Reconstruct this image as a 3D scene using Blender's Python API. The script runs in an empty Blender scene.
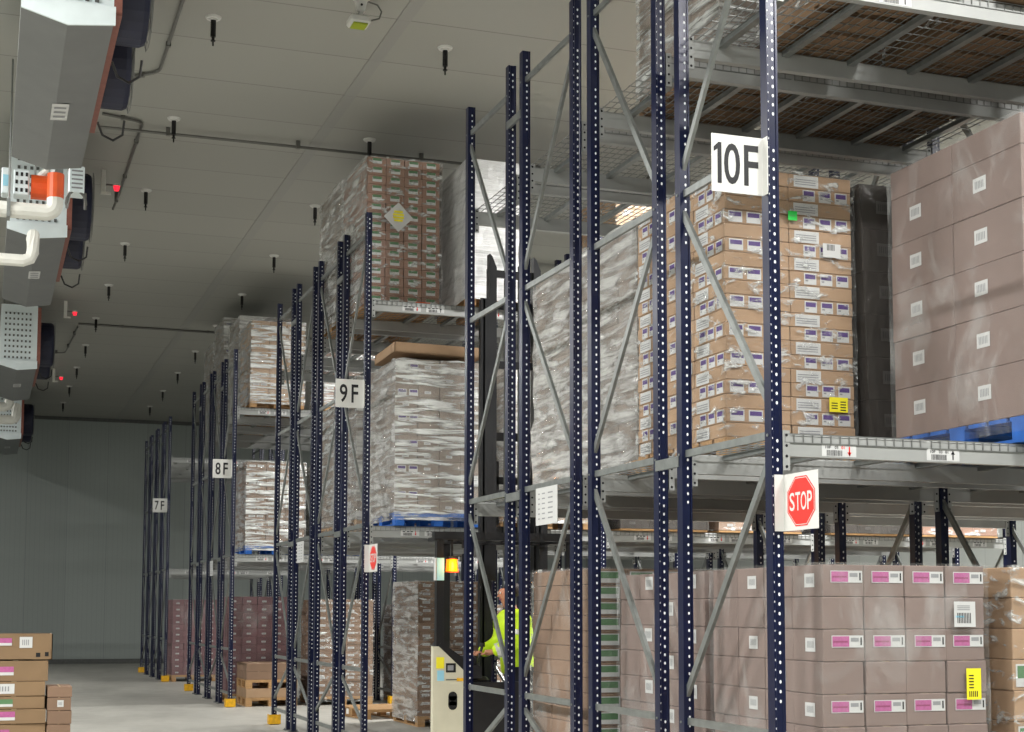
import bpy, math, random
from mathutils import Vector, Matrix, noise
random.seed(7)
scene = bpy.context.scene
col = scene.collection
PI = math.pi

# ------------------------------------------------------------------ materials
def lin(c):
    return tuple(((v / 255.0) / 12.92 if v / 255.0 <= .04045 else ((v / 255.0 + .055) / 1.055) ** 2.4) for v in c)
MATS = {}
def mat(name, rgb, rough=.6, metal=0.0, var=.08, scale=6.0, rnd=0.0, bump=0.0, stretch=None, emit=0.0, spec=.5):
    m = bpy.data.materials.new(name); m.use_nodes = True
    nt = m.node_tree; N = nt.nodes; L = nt.links
    b = N['Principled BSDF']
    b.inputs['Roughness'].default_value = rough
    b.inputs['Metallic'].default_value = metal
    b.inputs['Specular IOR Level'].default_value = spec
    c = lin(rgb)
    tc = N.new('ShaderNodeTexCoord')
    mp = N.new('ShaderNodeMapping'); L.new(tc.outputs['Object'], mp.inputs['Vector'])
    if stretch: mp.inputs['Scale'].default_value = stretch
    nz = N.new('ShaderNodeTexNoise'); nz.inputs['Scale'].default_value = scale; nz.inputs['Detail'].default_value = 5
    L.new(mp.outputs['Vector'], nz.inputs['Vector'])
    mr = N.new('ShaderNodeMapRange')
    mr.inputs['From Min'].default_value = .3; mr.inputs['From Max'].default_value = .7
    mr.inputs['To Min'].default_value = 1 - var; mr.inputs['To Max'].default_value = 1 + var
    L.new(nz.outputs['Fac'], mr.inputs['Value'])
    vm = N.new('ShaderNodeVectorMath'); vm.operation = 'SCALE'
    vm.inputs[0].default_value = c
    fac = mr.outputs['Result']
    if rnd:
        oi = N.new('ShaderNodeObjectInfo')
        r2 = N.new('ShaderNodeMapRange'); r2.inputs['To Min'].default_value = 1 - rnd; r2.inputs['To Max'].default_value = 1 + rnd
        L.new(oi.outputs['Random'], r2.inputs['Value'])
        mu = N.new('ShaderNodeMath'); mu.operation = 'MULTIPLY'
        L.new(fac, mu.inputs[0]); L.new(r2.outputs['Result'], mu.inputs[1]); fac = mu.outputs[0]
    L.new(fac, vm.inputs['Scale'])
    L.new(vm.outputs['Vector'], b.inputs['Base Color'])
    if bump:
        bp = N.new('ShaderNodeBump'); bp.inputs['Strength'].default_value = bump; bp.inputs['Distance'].default_value = .02
        L.new(nz.outputs['Fac'], bp.inputs['Height']); L.new(bp.outputs['Normal'], b.inputs['Normal'])
    if emit:
        b.inputs['Emission Color'].default_value = (*c, 1); b.inputs['Emission Strength'].default_value = emit
    MATS[name] = m
    return m

mat('navy', (13, 21, 54), .3, .1, .15, 9)
mat('galv', (138, 142, 140), .4, .65, .14, 14)
mat('galv_dark', (92, 94, 92), .55, .35, .15, 14)
mat('beam_paint', (158, 160, 158), .5, .15, .06, 5)
mat('slot_light', (238, 240, 242), .4, .0, .05)  # near-white discs: light showing through the post holes, put into the colour
mat('dark_hole', (14, 14, 16), .8)
mat('wire', (128, 130, 128), .45, .4, .05)
mat('white', (212, 212, 208), .5, 0, .03)
mat('black', (16, 16, 18), .45, 0, .1)
mat('ink', (20, 20, 24), .6, 0, .02)
mat('grey_ink', (140, 142, 145), .6, 0, .05)
mat('red', (226, 44, 34), .5, 0, .03)
mat('pink', (172, 88, 140), .6, 0, .12, 60)
mat('pink_dark', (140, 55, 100), .6, 0, .1)
mat('violet', (78, 52, 120), .6, 0, .1)
mat('green', (84, 124, 84), .6, 0, .1)
mat('bright_green', (40, 205, 80), .6, 0, .05)
mat('yellow', (240, 228, 40), .6, 0, .05)
mat('guard_yellow', (225, 170, 20), .5, 0, .2, 20)
mat('label', (200, 201, 200), .55, 0, .04)
mat('mauve_card', (126, 108, 101), .7, 0, .07, 3, .05)
mat('tan_card', (168, 138, 108), .75, 0, .07, 4, .08)
mat('red_card', (150, 116, 98), .75, 0, .07, 4, .08)
mat('brown_card', (132, 106, 86), .75, 0, .08, 4, .08)
mat('maroon_card', (124, 88, 92), .75, 0, .08, 4, .1)
mat('grey_card', (138, 124, 112), .7, 0, .08, 4, .08)
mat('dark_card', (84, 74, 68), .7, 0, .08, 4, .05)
mat('loose_card', (132, 107, 78), .75, 0, .08, 4, .08)
mat('tape', (196, 172, 136), .3, 0, .05)
mat('wood', (176, 138, 94), .8, 0, .22, 5, .08, .1, (1, 8, 8))
mat('wood_dark', (112, 88, 64), .85, 0, .3, 5, .08, .1, (8, 1, 8))  # darker brown wood for the upper-tier plank pallets
mat('pallet_blue', (26, 92, 176), .6, 0, .2, 8, .1)
mat('hi_vis', (196, 232, 32), .6, 0, .08, 10, 0, .3)
mat('reflective', (200, 204, 200), .35, .2, .05)
mat('trousers', (20, 21, 28), .85, 0, .15, 10, 0, .3)
mat('skin', (176, 124, 98), .5, 0, .05)
mat('hair', (40, 28, 22), .7, 0, .1)
mat('cream', (206, 202, 180), .45, 0, .05)
mat('truck_black', (22, 23, 26), .4, .1, .12)
mat('evap_white', (225, 236, 238), .35, .1, .04)
mat('evap_grey', (128, 130, 130), .42, .45, .06, 3)
mat('fan_navy', (16, 22, 48), .55, 0, .1)
mat('copper', (140, 88, 76), .5, .3, .12, 14)
mat('orange', (226, 88, 30), .5, 0, .1)
mat('pipe_wrap', (222, 222, 214), .5, 0, .05)
mat('conduit', (112, 112, 108), .4, .5, .06)
mat('sticker_blue', (150, 205, 225), .5, 0, .05)
mat('amber', (255, 118, 6), .3, 0, 0, emit=2.6)
mat('red_led', (255, 40, 60), .3, 0, 0, emit=1.6)
mat('lamp_glow', (255, 252, 244), .3, 0, 0, emit=12.0)
mat('lime', (150, 165, 30), .5, 0, .1)

def surf_panels(name, rgb, axis, pitch, line_dark, rough, var, nscale, spec=.4, lw=.012, fine=0.0):
    """sheet-metal panels: thin joint lines every pitch metres along an axis"""
    m = bpy.data.materials.new(name); m.use_nodes = True
    nt = m.node_tree; N = nt.nodes; L = nt.links; b = N['Principled BSDF']
    b.inputs['Roughness'].default_value = rough; b.inputs['Specular IOR Level'].default_value = spec
    tc = N.new('ShaderNodeTexCoord'); sp = N.new('ShaderNodeSeparateXYZ'); L.new(tc.outputs['Object'], sp.inputs[0])
    def cell(src, p, w):
        a = N.new('ShaderNodeMath'); a.operation = 'DIVIDE'; a.inputs[1].default_value = p; L.new(src, a.inputs[0])
        f = N.new('ShaderNodeMath'); f.operation = 'FRACT'; L.new(a.outputs[0], f.inputs[0])
        g = N.new('ShaderNodeMath'); g.operation = 'LESS_THAN'; g.inputs[1].default_value = w / p; L.new(f.outputs[0], g.inputs[0])
        return g.outputs[0], a.outputs[0]
    g, a = cell(sp.outputs[axis], pitch, lw)
    fl = N.new('ShaderNodeMath'); fl.operation = 'FLOOR'; L.new(a, fl.inputs[0])
    wn = N.new('ShaderNodeTexWhiteNoise'); wn.noise_dimensions = '1D'; L.new(fl.outputs[0], wn.inputs['W'])
    nz = N.new('ShaderNodeTexNoise'); nz.inputs['Scale'].default_value = nscale; nz.inputs['Detail'].default_value = 4
    L.new(tc.outputs['Object'], nz.inputs['Vector'])
    s = N.new('ShaderNodeMath'); s.operation = 'MULTIPLY_ADD'; L.new(wn.outputs['Value'], s.inputs[0]); s.inputs[1].default_value = var * .8; s.inputs[2].default_value = 1 - var * .8
    s2 = N.new('ShaderNodeMath'); s2.operation = 'MULTIPLY_ADD'; L.new(nz.outputs['Fac'], s2.inputs[0]); s2.inputs[1].default_value = var; L.new(s.outputs[0], s2.inputs[2])
    s3 = N.new('ShaderNodeMath'); s3.operation = 'MULTIPLY_ADD'; L.new(g, s3.inputs[0]); s3.inputs[1].default_value = -line_dark; L.new(s2.outputs[0], s3.inputs[2])
    out = s3.outputs[0]
    if fine:
        g2, _ = cell(sp.outputs[axis], .14, .02)
        s4 = N.new('ShaderNodeMath'); s4.operation = 'MULTIPLY_ADD'; L.new(g2, s4.inputs[0]); s4.inputs[1].default_value = -fine; L.new(out, s4.inputs[2]); out = s4.outputs[0]
    vm = N.new('ShaderNodeVectorMath'); vm.operation = 'SCALE'; vm.inputs[0].default_value = lin(rgb); L.new(out, vm.inputs['Scale'])
    L.new(vm.outputs[0], b.inputs['Base Color'])
    MATS[name] = m
surf_panels('ceiling_strip', (150, 150, 145), 1, 1.15, .1, .5, .06, .5)
surf_panels('ceiling_panel', (157, 157, 150), 1, 1.15, .35, .55, .06, .5, lw=.02)
surf_panels('wall_panel', (156, 164, 161), 0, 1.15, .3, .5, .08, .6, fine=.06)
surf_panels('side_panel', (160, 164, 160), 1, 1.15, .3, .5, .08, .6)

def floor_mat():
    m = bpy.data.materials.new('concrete'); m.use_nodes = True
    nt = m.node_tree; N = nt.nodes; L = nt.links; b = N['Principled BSDF']
    tc = N.new('ShaderNodeTexCoord')
    n1 = N.new('ShaderNodeTexNoise'); n1.inputs['Scale'].default_value = .6; n1.inputs['Detail'].default_value = 8; n1.inputs['Roughness'].default_value = .65
    mp = N.new('ShaderNodeMapping'); mp.inputs['Scale'].default_value = (1.0, .35, 1); L.new(tc.outputs['Object'], mp.inputs[0]); L.new(mp.outputs[0], n1.inputs['Vector'])
    r = N.new('ShaderNodeValToRGB'); L.new(n1.outputs['Fac'], r.inputs[0])
    r.color_ramp.elements[0].position = .3; r.color_ramp.elements[0].color = (*lin((150, 149, 142)), 1)
    r.color_ramp.elements[1].position = .72; r.color_ramp.elements[1].color = (*lin((190, 188, 180)), 1)
    L.new(r.outputs[0], b.inputs['Base Color'])
    b.inputs['Roughness'].default_value = .42
    n2 = N.new('ShaderNodeTexNoise'); n2.inputs['Scale'].default_value = 3; L.new(tc.outputs['Object'], n2.inputs['Vector'])
    mr = N.new('ShaderNodeMapRange'); mr.inputs['To Min'].default_value = .3; mr.inputs['To Max'].default_value = .6; L.new(n2.outputs['Fac'], mr.inputs[0]); L.new(mr.outputs[0], b.inputs['Roughness'])
    MATS['concrete'] = m
floor_mat()

def wrap_mat(name, base, streak, tint=(235, 238, 236), rough=.22, scale=5.0, stretch=(1, 1, 5), lo=.5, hi=.68, rot=(0, 0, 0), dist=.8, metal=.0):
    """stretch film: mostly see-through, with milky folds and glossy creases"""
    m = bpy.data.materials.new(name); m.use_nodes = True
    nt = m.node_tree; N = nt.nodes; L = nt.links
    for n in list(N): N.remove(n)
    out = N.new('ShaderNodeOutputMaterial'); mix = N.new('ShaderNodeMixShader'); tr = N.new('ShaderNodeBsdfTransparent')
    p = N.new('ShaderNodeBsdfPrincipled'); p.inputs['Base Color'].default_value = (*lin(tint), 1); p.inputs['Roughness'].default_value = rough
    p.inputs['Specular IOR Level'].default_value = .9; p.inputs['Metallic'].default_value = metal
    tc = N.new('ShaderNodeTexCoord'); mp = N.new('ShaderNodeMapping'); mp.inputs['Scale'].default_value = stretch; mp.inputs['Rotation'].default_value = rot
    L.new(tc.outputs['Object'], mp.inputs[0])
    nz = N.new('ShaderNodeTexNoise'); nz.inputs['Scale'].default_value = scale; nz.inputs['Detail'].default_value = 7; nz.inputs['Roughness'].default_value = .6; nz.inputs['Distortion'].default_value = dist
    L.new(mp.outputs[0], nz.inputs['Vector'])
    mr = N.new('ShaderNodeMapRange'); mr.inputs['From Min'].default_value = lo; mr.inputs['From Max'].default_value = hi
    mr.inputs['To Min'].default_value = base; mr.inputs['To Max'].default_value = streak; L.new(nz.outputs['Fac'], mr.inputs[0])
    bp = N.new('ShaderNodeBump'); bp.inputs['Strength'].default_value = 1.0; bp.inputs['Distance'].default_value = .045
    L.new(nz.outputs['Fac'], bp.inputs['Height']); L.new(bp.outputs[0], p.inputs['Normal'])
    L.new(mr.outputs[0], mix.inputs[0]); L.new(tr.outputs[0], mix.inputs[1]); L.new(p.outputs[0], mix.inputs[2]); L.new(mix.outputs[0], out.inputs[0])
    MATS[name] = m
wrap_mat('film_thin', .05, .35, scale=3.0, lo=.50, hi=.78, rough=.28, stretch=(1, 1, .6))
wrap_mat('film_glint', .06, .95, scale=8.0, lo=.54, hi=.68, rough=.16, stretch=(1, 1, 2.2), rot=(.3, .2, 0), dist=.5, metal=.25)
wrap_mat('film_streak', .14, .98, scale=3.0, lo=.46, hi=.58, rough=.14, stretch=(.6, .6, 5.5), rot=(.22, .12, 0), dist=.35, metal=.25)
wrap_mat('film_heavy', .22, .96, scale=2.4, lo=.40, hi=.58, rough=.14, stretch=(.7, .7, 5), rot=(.4, -.25, 0), dist=.5, tint=(236, 236, 233), metal=.35)
wrap_mat('film_white', .7, 1.0, scale=2.2, lo=.3, hi=.5, rough=.2, stretch=(.6, .6, 6), rot=(.4, -.25, 0), dist=.35, tint=(225, 226, 226))
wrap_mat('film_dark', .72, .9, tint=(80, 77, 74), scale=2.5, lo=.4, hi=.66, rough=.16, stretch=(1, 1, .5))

# ------------------------------------------------------------------ mesh collector
class MB:
    def __init__(s): s.v = []; s.f = []; s.m = []; s.names = []
    def mi(s, name):
        if name not in s.names: s.names.append(name)
        return s.names.index(name)
    def add(s, vs, fs, m):
        o = len(s.v); s.v += [tuple(v) for v in vs]; k = s.mi(m)
        for f in fs: s.f.append(tuple(i + o for i in f)); s.m.append(k)
        return s
    def quad(s, a, b, c, d, m): return s.add([a, b, c, d], [(0, 1, 2, 3)], m)
    def box(s, x0, x1, y0, y1, z0, z1, m, c=0.0):
        if c <= 0:
            vs = [(x, y, z) for z in (z0, z1) for (x, y) in ((x0, y0), (x1, y0), (x1, y1), (x0, y1))]
            return s.add(vs, [(3, 2, 1, 0), (4, 5, 6, 7), (0, 1, 5, 4), (1, 2, 6, 5), (2, 3, 7, 6), (3, 0, 4, 7)], m)
        vs = []; ids = {}
        X, Y, Z = (x0, x1), (y0, y1), (z0, z1)
        for i in (0, 1):
            for j in (0, 1):
                for k in (0, 1):
                    sx, sy, sz = (1 if i == 0 else -1), (1 if j == 0 else -1), (1 if k == 0 else -1)
                    for ax in range(3):
                        p = [X[i] + sx * c, Y[j] + sy * c, Z[k] + sz * c]
                        p[ax] = (X[i], Y[j], Z[k])[ax]
                        ids[(i, j, k, ax)] = len(vs); vs.append(tuple(p))
        fs = []
        for ax in range(3):
            o1, o2 = [a for a in range(3) if a != ax]
            for side in (0, 1):
                loop = []
                for (u, w) in ((0, 0), (1, 0), (1, 1), (0, 1)):
                    key = [0, 0, 0]; key[ax] = side; key[o1] = u; key[o2] = w
                    loop.append(ids[(key[0], key[1], key[2], ax)])
                n = (ax == 1)
                if (side == 0) != n: loop.reverse()
                fs.append(tuple(loop))
        for ax in range(3):
            o1, o2 = [a for a in range(3) if a != ax]
            for u in (0, 1):
                for w in (0, 1):
                    k0 = [0, 0, 0]; k0[o1] = u; k0[o2] = w; k0[ax] = 0
                    k1 = list(k0); k1[ax] = 1
                    a = ids[(*k0, o1)]; b_ = ids[(*k1, o1)]; cc = ids[(*k1, o2)]; d = ids[(*k0, o2)]
                    fs.append((a, b_, cc, d))
        for i in (0, 1):
            for j in (0, 1):
                for k in (0, 1): fs.append((ids[(i, j, k, 0)], ids[(i, j, k, 1)], ids[(i, j, k, 2)]))
        return s.add(vs, fs, m)
    def tube(s, a, b, r, m, n=8, r2=None, cap=True):
        a = Vector(a); b = Vector(b); d = (b - a).normalized(); r2 = r if r2 is None else r2
        u = d.orthogonal().normalized(); w = d.cross(u)
        vs = [a + (u * math.cos(2 * PI * i / n) + w * math.sin(2 * PI * i / n)) * r for i in range(n)] + \
             [b + (u * math.cos(2 * PI * i / n) + w * math.sin(2 * PI * i / n)) * r2 for i in range(n)]
        fs = [(i, (i + 1) % n, n + (i + 1) % n, n + i) for i in range(n)]
        if cap: fs += [tuple(range(n - 1, -1, -1)), tuple(range(n, 2 * n))]
        return s.add(vs, fs, m)
    def path(s, pts, r, m, n=8):
        P = [Vector(p) for p in pts]
        rings = []; up = None
        for i, p in enumerate(P):
            d = (P[min(i + 1, len(P) - 1)] - P[max(i - 1, 0)]).normalized()
            if up is None: up = d.orthogonal().normalized()
            up = (up - d * up.dot(d)).normalized(); w = d.cross(up)
            rings.append([p + (up * math.cos(2 * PI * k / n) + w * math.sin(2 * PI * k / n)) * r for k in range(n)])
        vs = [v for ring in rings for v in ring]; fs = []
        for i in range(len(P) - 1):
            for k in range(n): fs.append((i * n + k, i * n + (k + 1) % n, (i + 1) * n + (k + 1) % n, (i + 1) * n + k))
        fs += [tuple(range(n - 1, -1, -1)), tuple(range((len(P) - 1) * n, len(P) * n))]
        return s.add(vs, fs, m)
    def prism(s, poly, y0, y1, m, axis='y'):
        """poly of 2-D points extruded along an axis"""
        n = len(poly)
        def P(a, b, t): return {'y': (a, t, b), 'x': (t, a, b), 'z': (a, b, t)}[axis]
        vs = [P(a, b, y0) for a, b in poly] + [P(a, b, y1) for a, b in poly]
        fs = [(i, (i + 1) % n, n + (i + 1) % n, n + i) for i in range(n)] + [tuple(range(n - 1, -1, -1)), tuple(range(n, 2 * n))]
        return s.add(vs, fs, m)
    def mesh(s, name):
        me = bpy.data.meshes.new(name); me.from_pydata(s.v, [], s.f)
        for nm in s.names: me.materials.append(MATS[nm])
        me.polygons.foreach_set('material_index', s.m)
        me.update(); return me
    def build(s, name, parent=None, loc=(0, 0, 0), fix=True):
        me = s.mesh(name)
        if fix:
            import bmesh
            bm = bmesh.new(); bm.from_mesh(me); bmesh.ops.recalc_face_normals(bm, faces=bm.faces); bm.to_mesh(me); bm.free()
        return inst(name, me, parent, loc)
def inst(name, me, parent=None, loc=(0, 0, 0), rot=(0, 0, 0)):
    o = bpy.data.objects.new(name, me); col.objects.link(o); o.location = loc; o.rotation_euler = rot
    if parent is not None: o.parent = parent
    return o
def empty(name, loc, label=None, cat=None, group=None, rz=0):
    o = bpy.data.objects.new(name, None); col.objects.link(o); o.location = loc; o.rotation_euler = (0, 0, rz)
    o.empty_display_size = .1
    return tag(o, label, cat, group)
def tag(o, label=None, cat=None, group=None, kind=None):
    if label: o['label'] = label
    if cat: o['category'] = cat
    if group: o['group'] = group
    if kind: o['kind'] = kind
    return o
def copy_tree(o, parent=None):
    c = o.copy(); col.objects.link(c)
    if parent is not None: c.parent = parent
    for ch in KIDS(o): copy_tree(ch, c)
    return c
def KIDS(o): return list(o.children)

_tx = {}
def text_verts(txt, w, h, bold=.012):
    key = (txt, bold)
    if key not in _tx:
        cu = bpy.data.curves.new('t', 'FONT'); cu.body = txt; cu.offset = bold; cu.resolution_u = 4; cu.fill_mode = 'FRONT' if hasattr(cu, 'fill_mode') else 'BOTH'
        ob = bpy.data.objects.new('t', cu); col.objects.link(ob)
        dg = bpy.context.evaluated_depsgraph_get(); me = bpy.data.meshes.new_from_object(ob.evaluated_get(dg))
        vs = [v.co.copy() for v in me.vertices]; fs = [tuple(p.vertices) for p in me.polygons]
        x0 = min(v.x for v in vs); x1 = max(v.x for v in vs); y0 = min(v.y for v in vs); y1 = max(v.y for v in vs)
        _tx[key] = ([((v.x - x0) / (x1 - x0), (v.y - y0) / (y1 - y0)) for v in vs], fs)
        bpy.data.objects.remove(ob); bpy.data.curves.remove(cu); bpy.data.meshes.remove(me)
    vs, fs = _tx[key]
    return [(u * w, v * h) for u, v in vs], fs
def put_text(mb, txt, origin, ux, w, h, m, bold=.012):
    """flat lettering: ux the reading direction (unit vector), up is +Z"""
    vs, fs = text_verts(txt, w, h, bold); O = Vector(origin); U = Vector(ux)
    mb.add([O + U * a + Vector((0, 0, 1)) * b for a, b in vs], fs, m)

# ------------------------------------------------------------------ camera
F, CY, YAW, PIT, ROLL = 1499.78, 484.69, .3385, .0841, .0017
cam = bpy.data.cameras.new('camera'); co = bpy.data.objects.new('camera', cam); col.objects.link(co)
cam.sensor_fit = 'HORIZONTAL'; cam.sensor_width = 36; cam.lens = F / 1024 * 36
cam.shift_x = 0; cam.shift_y = (CY - 366) / 1024; cam.clip_end = 200; cam.clip_start = .05
co.matrix_world = Matrix.Translation((0, 0, 1.58)) @ Matrix.Rotation(-YAW, 4, 'Z') @ Matrix.Rotation(PI / 2 + PIT, 4, 'X') @ Matrix.Rotation(ROLL, 4, 'Z')
scene.camera = co

# ------------------------------------------------------------------ room shell
CEIL = 7.35; WALLY = 46.5; XL = -7.0; XR = 19.0; YF = -5.0
def struct(name, mb): return tag(mb.build(name), kind='structure')
struct('floor', MB().box(XL - .2, XR + .2, YF - .2, WALLY + .2, -.12, 0, 'concrete'))
struct('ceiling', MB().box(XL - .2, XR + .2, YF - .2, WALLY + .2, CEIL, CEIL + .15, 'ceiling_panel'))
struct('wall_back', MB().box(XL - .2, XR + .2, WALLY, WALLY + .2, 0, CEIL, 'wall_panel'))
struct('wall_front', MB().box(XL - .2, XR + .2, YF - .2, YF, 0, CEIL, 'wall_panel'))
struct('wall_left', MB().box(XL - .2, XL, YF, WALLY, 0, CEIL, 'side_panel'))
struct('wall_right', MB().box(XR, XR + .2, YF, WALLY, 0, CEIL, 'side_panel'))
struct('baseboard_back', MB().box(XL, XR, WALLY - .06, WALLY, 0, .14, 'galv_dark'))
struct('trim_1', MB().box(XL, XR, WALLY - .08, WALLY, CEIL - .1, CEIL, 'galv_dark'))
struct('trim_2', MB().box(3.66, 3.80, YF, WALLY, CEIL - .008, CEIL, 'ceiling_strip'))

# ------------------------------------------------------------------ rack members
PW, PD, PH = .065, .07, 5.945
XP = [3.855, 6.625, 9.395, 12.165]
FD = 1.13
def post_mesh(rear=False):
    b = MB(); t = .004
    s = -1 if rear else 1
    # omega section, closed web towards the aisle (-Y for a front post), open side towards the other post
    prof = [(0, 0), (.012, 0), (.016, .006), (.049, .006), (.053, 0), (PW, 0), (PW, PD), (.045, PD), (.045, PD - t), (PW - t, PD - t), (PW - t, t), (.054, t), (.051, .010), (.014, .010), (.011, t), (t, t), (t, PD - t), (.02, PD - t), (.02, PD), (0, PD)]
    if rear: prof = [(0, 0), (.05, 0), (.05, .012), (.046, .012), (.046, .004), (.004, .004), (.004, PD - .004), (PW - .004, PD - .004), (PW - .004, .012), (.054, .012), (.054, 0), (PW, 0), (PW, PD), (0, PD)]
    n = len(prof)
    vs = [(x, y, 0) for x, y in prof] + [(x, y, PH) for x, y in prof]
    b.add(vs, [(i, (i + 1) % n, n + (i + 1) % n, n + i) for i in range(n)], 'navy')
    def disc(cx, y, cz, w, h, ny, m='slot_light'):
        p = [(cx + w * math.cos(a), y, cz + h * math.sin(a) * (1.0 if math.sin(a) > 0 else 1.25)) for a in [PI / 6 + k * PI / 3 for k in range(6)]]
        if ny > 0: p = p[::-1]
        b.add(p, [tuple(range(6))], m)
    z = .12; k = 0
    while z < PH - .04:
        if not rear:
            if k % 31 not in (17, 18, 19):
                disc(.038, .0052, z, .0068, .0088, -1)
            if k % 31 not in (3,): disc(.0065, -.0008, z + .012, .0022, .0055, -1)
        else:
            if k % 31 not in (9, 10): disc(.036, -.0008, z, .0066, .0085, -1)
        z += .05; k += 1
    for z in (.35, .94, 2.5, 4.06, 5.70):   # bolt heads on the aisle side
        b.tube((-.001, PD / 2, z), (-.007, PD / 2, z), .008, 'galv', 6)
    return b.mesh('post')
def base_mesh():
    b = MB(); b.box(-.03, PW + .03, -.03, PD + .03, 0, .008, 'galv_dark')
    for x in (-.018, PW + .018):
        b.tube((x, PD / 2, .008), (x, PD / 2, .03), .009, 'galv', 6)
    return b.mesh('base_plate')
def chan(p, q, m='galv', w=.042, d=.022, t=.003):
    """open U channel between two points in the Y-Z plane (rack frame bracing)"""
    b = MB(); P, Q = Vector(p), Vector(q); D = (Q - P).normalized(); X = Vector((1, 0, 0)); U = X.cross(D).normalized()
    prof = [(-w / 2, 0), (w / 2, 0), (w / 2, d), (w / 2 - t, d), (w / 2 - t, t), (-w / 2 + t, t), (-w / 2 + t, d), (-w / 2, d)]
    n = len(prof)
    vs = [P + U * a + X * c for a, c in prof] + [Q + U * a + X * c for a, c in prof]
    b.add(vs, [(i, (i + 1) % n, n + (i + 1) % n, n + i) for i in range(n)] + [tuple(range(n - 1, -1, -1)), tuple(range(n, 2 * n))], m)
    return b
M_POST, M_POSTR, M_BASE = post_mesh(), post_mesh(True), base_mesh()
ZB = [.22, .945, 2.505, 4.065, 5.715]
def make_frame(kind):
    r = empty('upright_frame', (0, 0, 0))
    for (y, me) in ((0, M_POST), (FD - PD, M_POSTR)):
        p = inst('post', me, r, (0, y, 0)); inst('base_plate', M_BASE, p)
    xo = PW / 2 - .011
    for z in ZB: chan((xo, PD * .55, z), (xo, FD - PD * .55, z)).build('horizontal_brace', r)
    y0, y1 = PD * .6, FD - PD * .6
    # zigzag diagonals; kind 0 starts at the front at the top
    front = (kind == 0)
    for i in range(4, 0, -1):
        za, zb = ZB[i] - .10, ZB[i - 1] + .14
        a, b_ = (y0, y1) if front else (y1, y0)
        chan((xo - .004, a, za), (xo - .004, b_, zb)).build('diagonal_brace', r)
        front = not front
    return r
frames = [make_frame(0), make_frame(1)]
used = [False, False]
def beam_meshes(z_h=.115):
    L = XP[1] - XP[0] - PW
    b = MB()
    prof = [(0, 0), (0, .105), (.008, .115), (.03, .115), (.03, .088), (.05, .088), (.05, 0)]
    n = len(prof)
    vs = [(.004, y, z) for y, z in prof] + [(L - .004, y, z) for y, z in prof]
    b.add(vs, [(i, (i + 1) % n, n + (i + 1) % n, n + i) for i in range(n)] + [tuple(range(n - 1, -1, -1)), tuple(range(n, 2 * n))], 'beam_paint')
    e = MB(); e.box(0, .042, -.006, -.001, -.075, .135, 'beam_paint'); e.box(0, .005, -.006, .055, -.075, .135, 'beam_paint')
    for z in (-.055, 0, .055, .11):
        e.tube((.022, -.0065, z), (.022, -.0075, z), .008, 'dark_hole', 8)
    return b.mesh('bar'), e.mesh('end_plate'), L
M_BEAM, M_END, BL = beam_meshes()
def deck_meshes():
    W = BL / 3 - .02; b = MB(); w = .0024; D = FD - .01
    def wx(y, z): b.box(0, W, y - w, y + w, z - w, z + w, 'wire')
    def wy(x):
        b.box(x - w, x + w, .0, D, -w, w, 'wire'); b.box(x - w, x + w, -.006 - w, -.006 + w, -.045, 0, 'wire'); b.box(x - w, x + w, D + w, D + 3 * w, -.045, 0, 'wire')
    k = 0
    while k * .0555 < W: wy(.004 + k * .0555); k += 1
    y = .03
    while y < D: wx(y, .005); y += .11
    wx(-.006, -.045); wx(-.006, -.002); wx(D, -.045)
    c = MB()
    c.prism([(-.03, 0), (-.02, 0), (-.02, -.028), (.02, -.028), (.02, 0), (.03, 0), (.03, -.003), (.023, -.003), (.023, -.031), (-.023, -.031), (-.023, -.003), (-.03, -.003)], .052, D - .05, 'galv')
    return b.mesh('wire_mesh'), c.mesh('support_channel'), W
M_DECK, M_CHAN, DW = deck_meshes()
ORD = ['front', 'second', 'third', 'rear']
BAY = ['aisle-end', 'second', 'third']
FRN = ['at the aisle end', 'one bay in', 'two bays in', 'three bays in']
def bar_label(mb, x, z, txt=None, down=True, mir=False):
    """white location label with barcode and arrow, on a beam's front"""
    y = -.0012; W = .21; H = .062
    mb.quad((x, y, z), (x + W, y, z), (x + W, y, z + H), (x, y, z + H), 'label')
    y = -.002
    k = 0; xx = x + .03
    rs = random.Random(int(x * 1000))
    while xx < x + .125:
        wd = rs.choice((.0015, .003, .004)); mb.quad((xx, y, z + .004), (xx + wd, y, z + .004), (xx + wd, y, z + .034), (xx, y, z + .034), 'ink'); xx += wd + rs.choice((.002, .003))
    if txt:
        a, b_, c = txt
        put_text(mb, a, (x + .022, y, z + .041), (1, 0, 0), .034, .016, 'ink', .02)
        put_text(mb, b_, (x + .078, y, z + .041), (1, 0, 0), .022, .016, 'ink', .02)
        put_text(mb, c, (x + .118, y, z + .041), (1, 0, 0), .020, .016, 'red' if down else 'ink', .02)
    else:
        for q in (.022, .07, .11): mb.quad((x + q, y, z + .042), (x + q + .028, y, z + .042), (x + q + .028, y, z + .055), (x + q, y, z + .055), 'ink')
    cx = x + .168; m = 'red' if down else 'ink'; d = -1 if down else 1; zc = z + .031
    mb.add([(cx - .004, y, zc - .024), (cx + .004, y, zc - .024), (cx + .004, y, zc + .024), (cx - .004, y, zc + .024)], [(0, 1, 2, 3)], m)
    mb.add([(cx - .013, y, zc + d * .006), (cx + .013, y, zc + d * .006), (cx, y, zc + d * .027)], [(0, 1, 2) if d > 0 else (0, 2, 1)], m)

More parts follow.
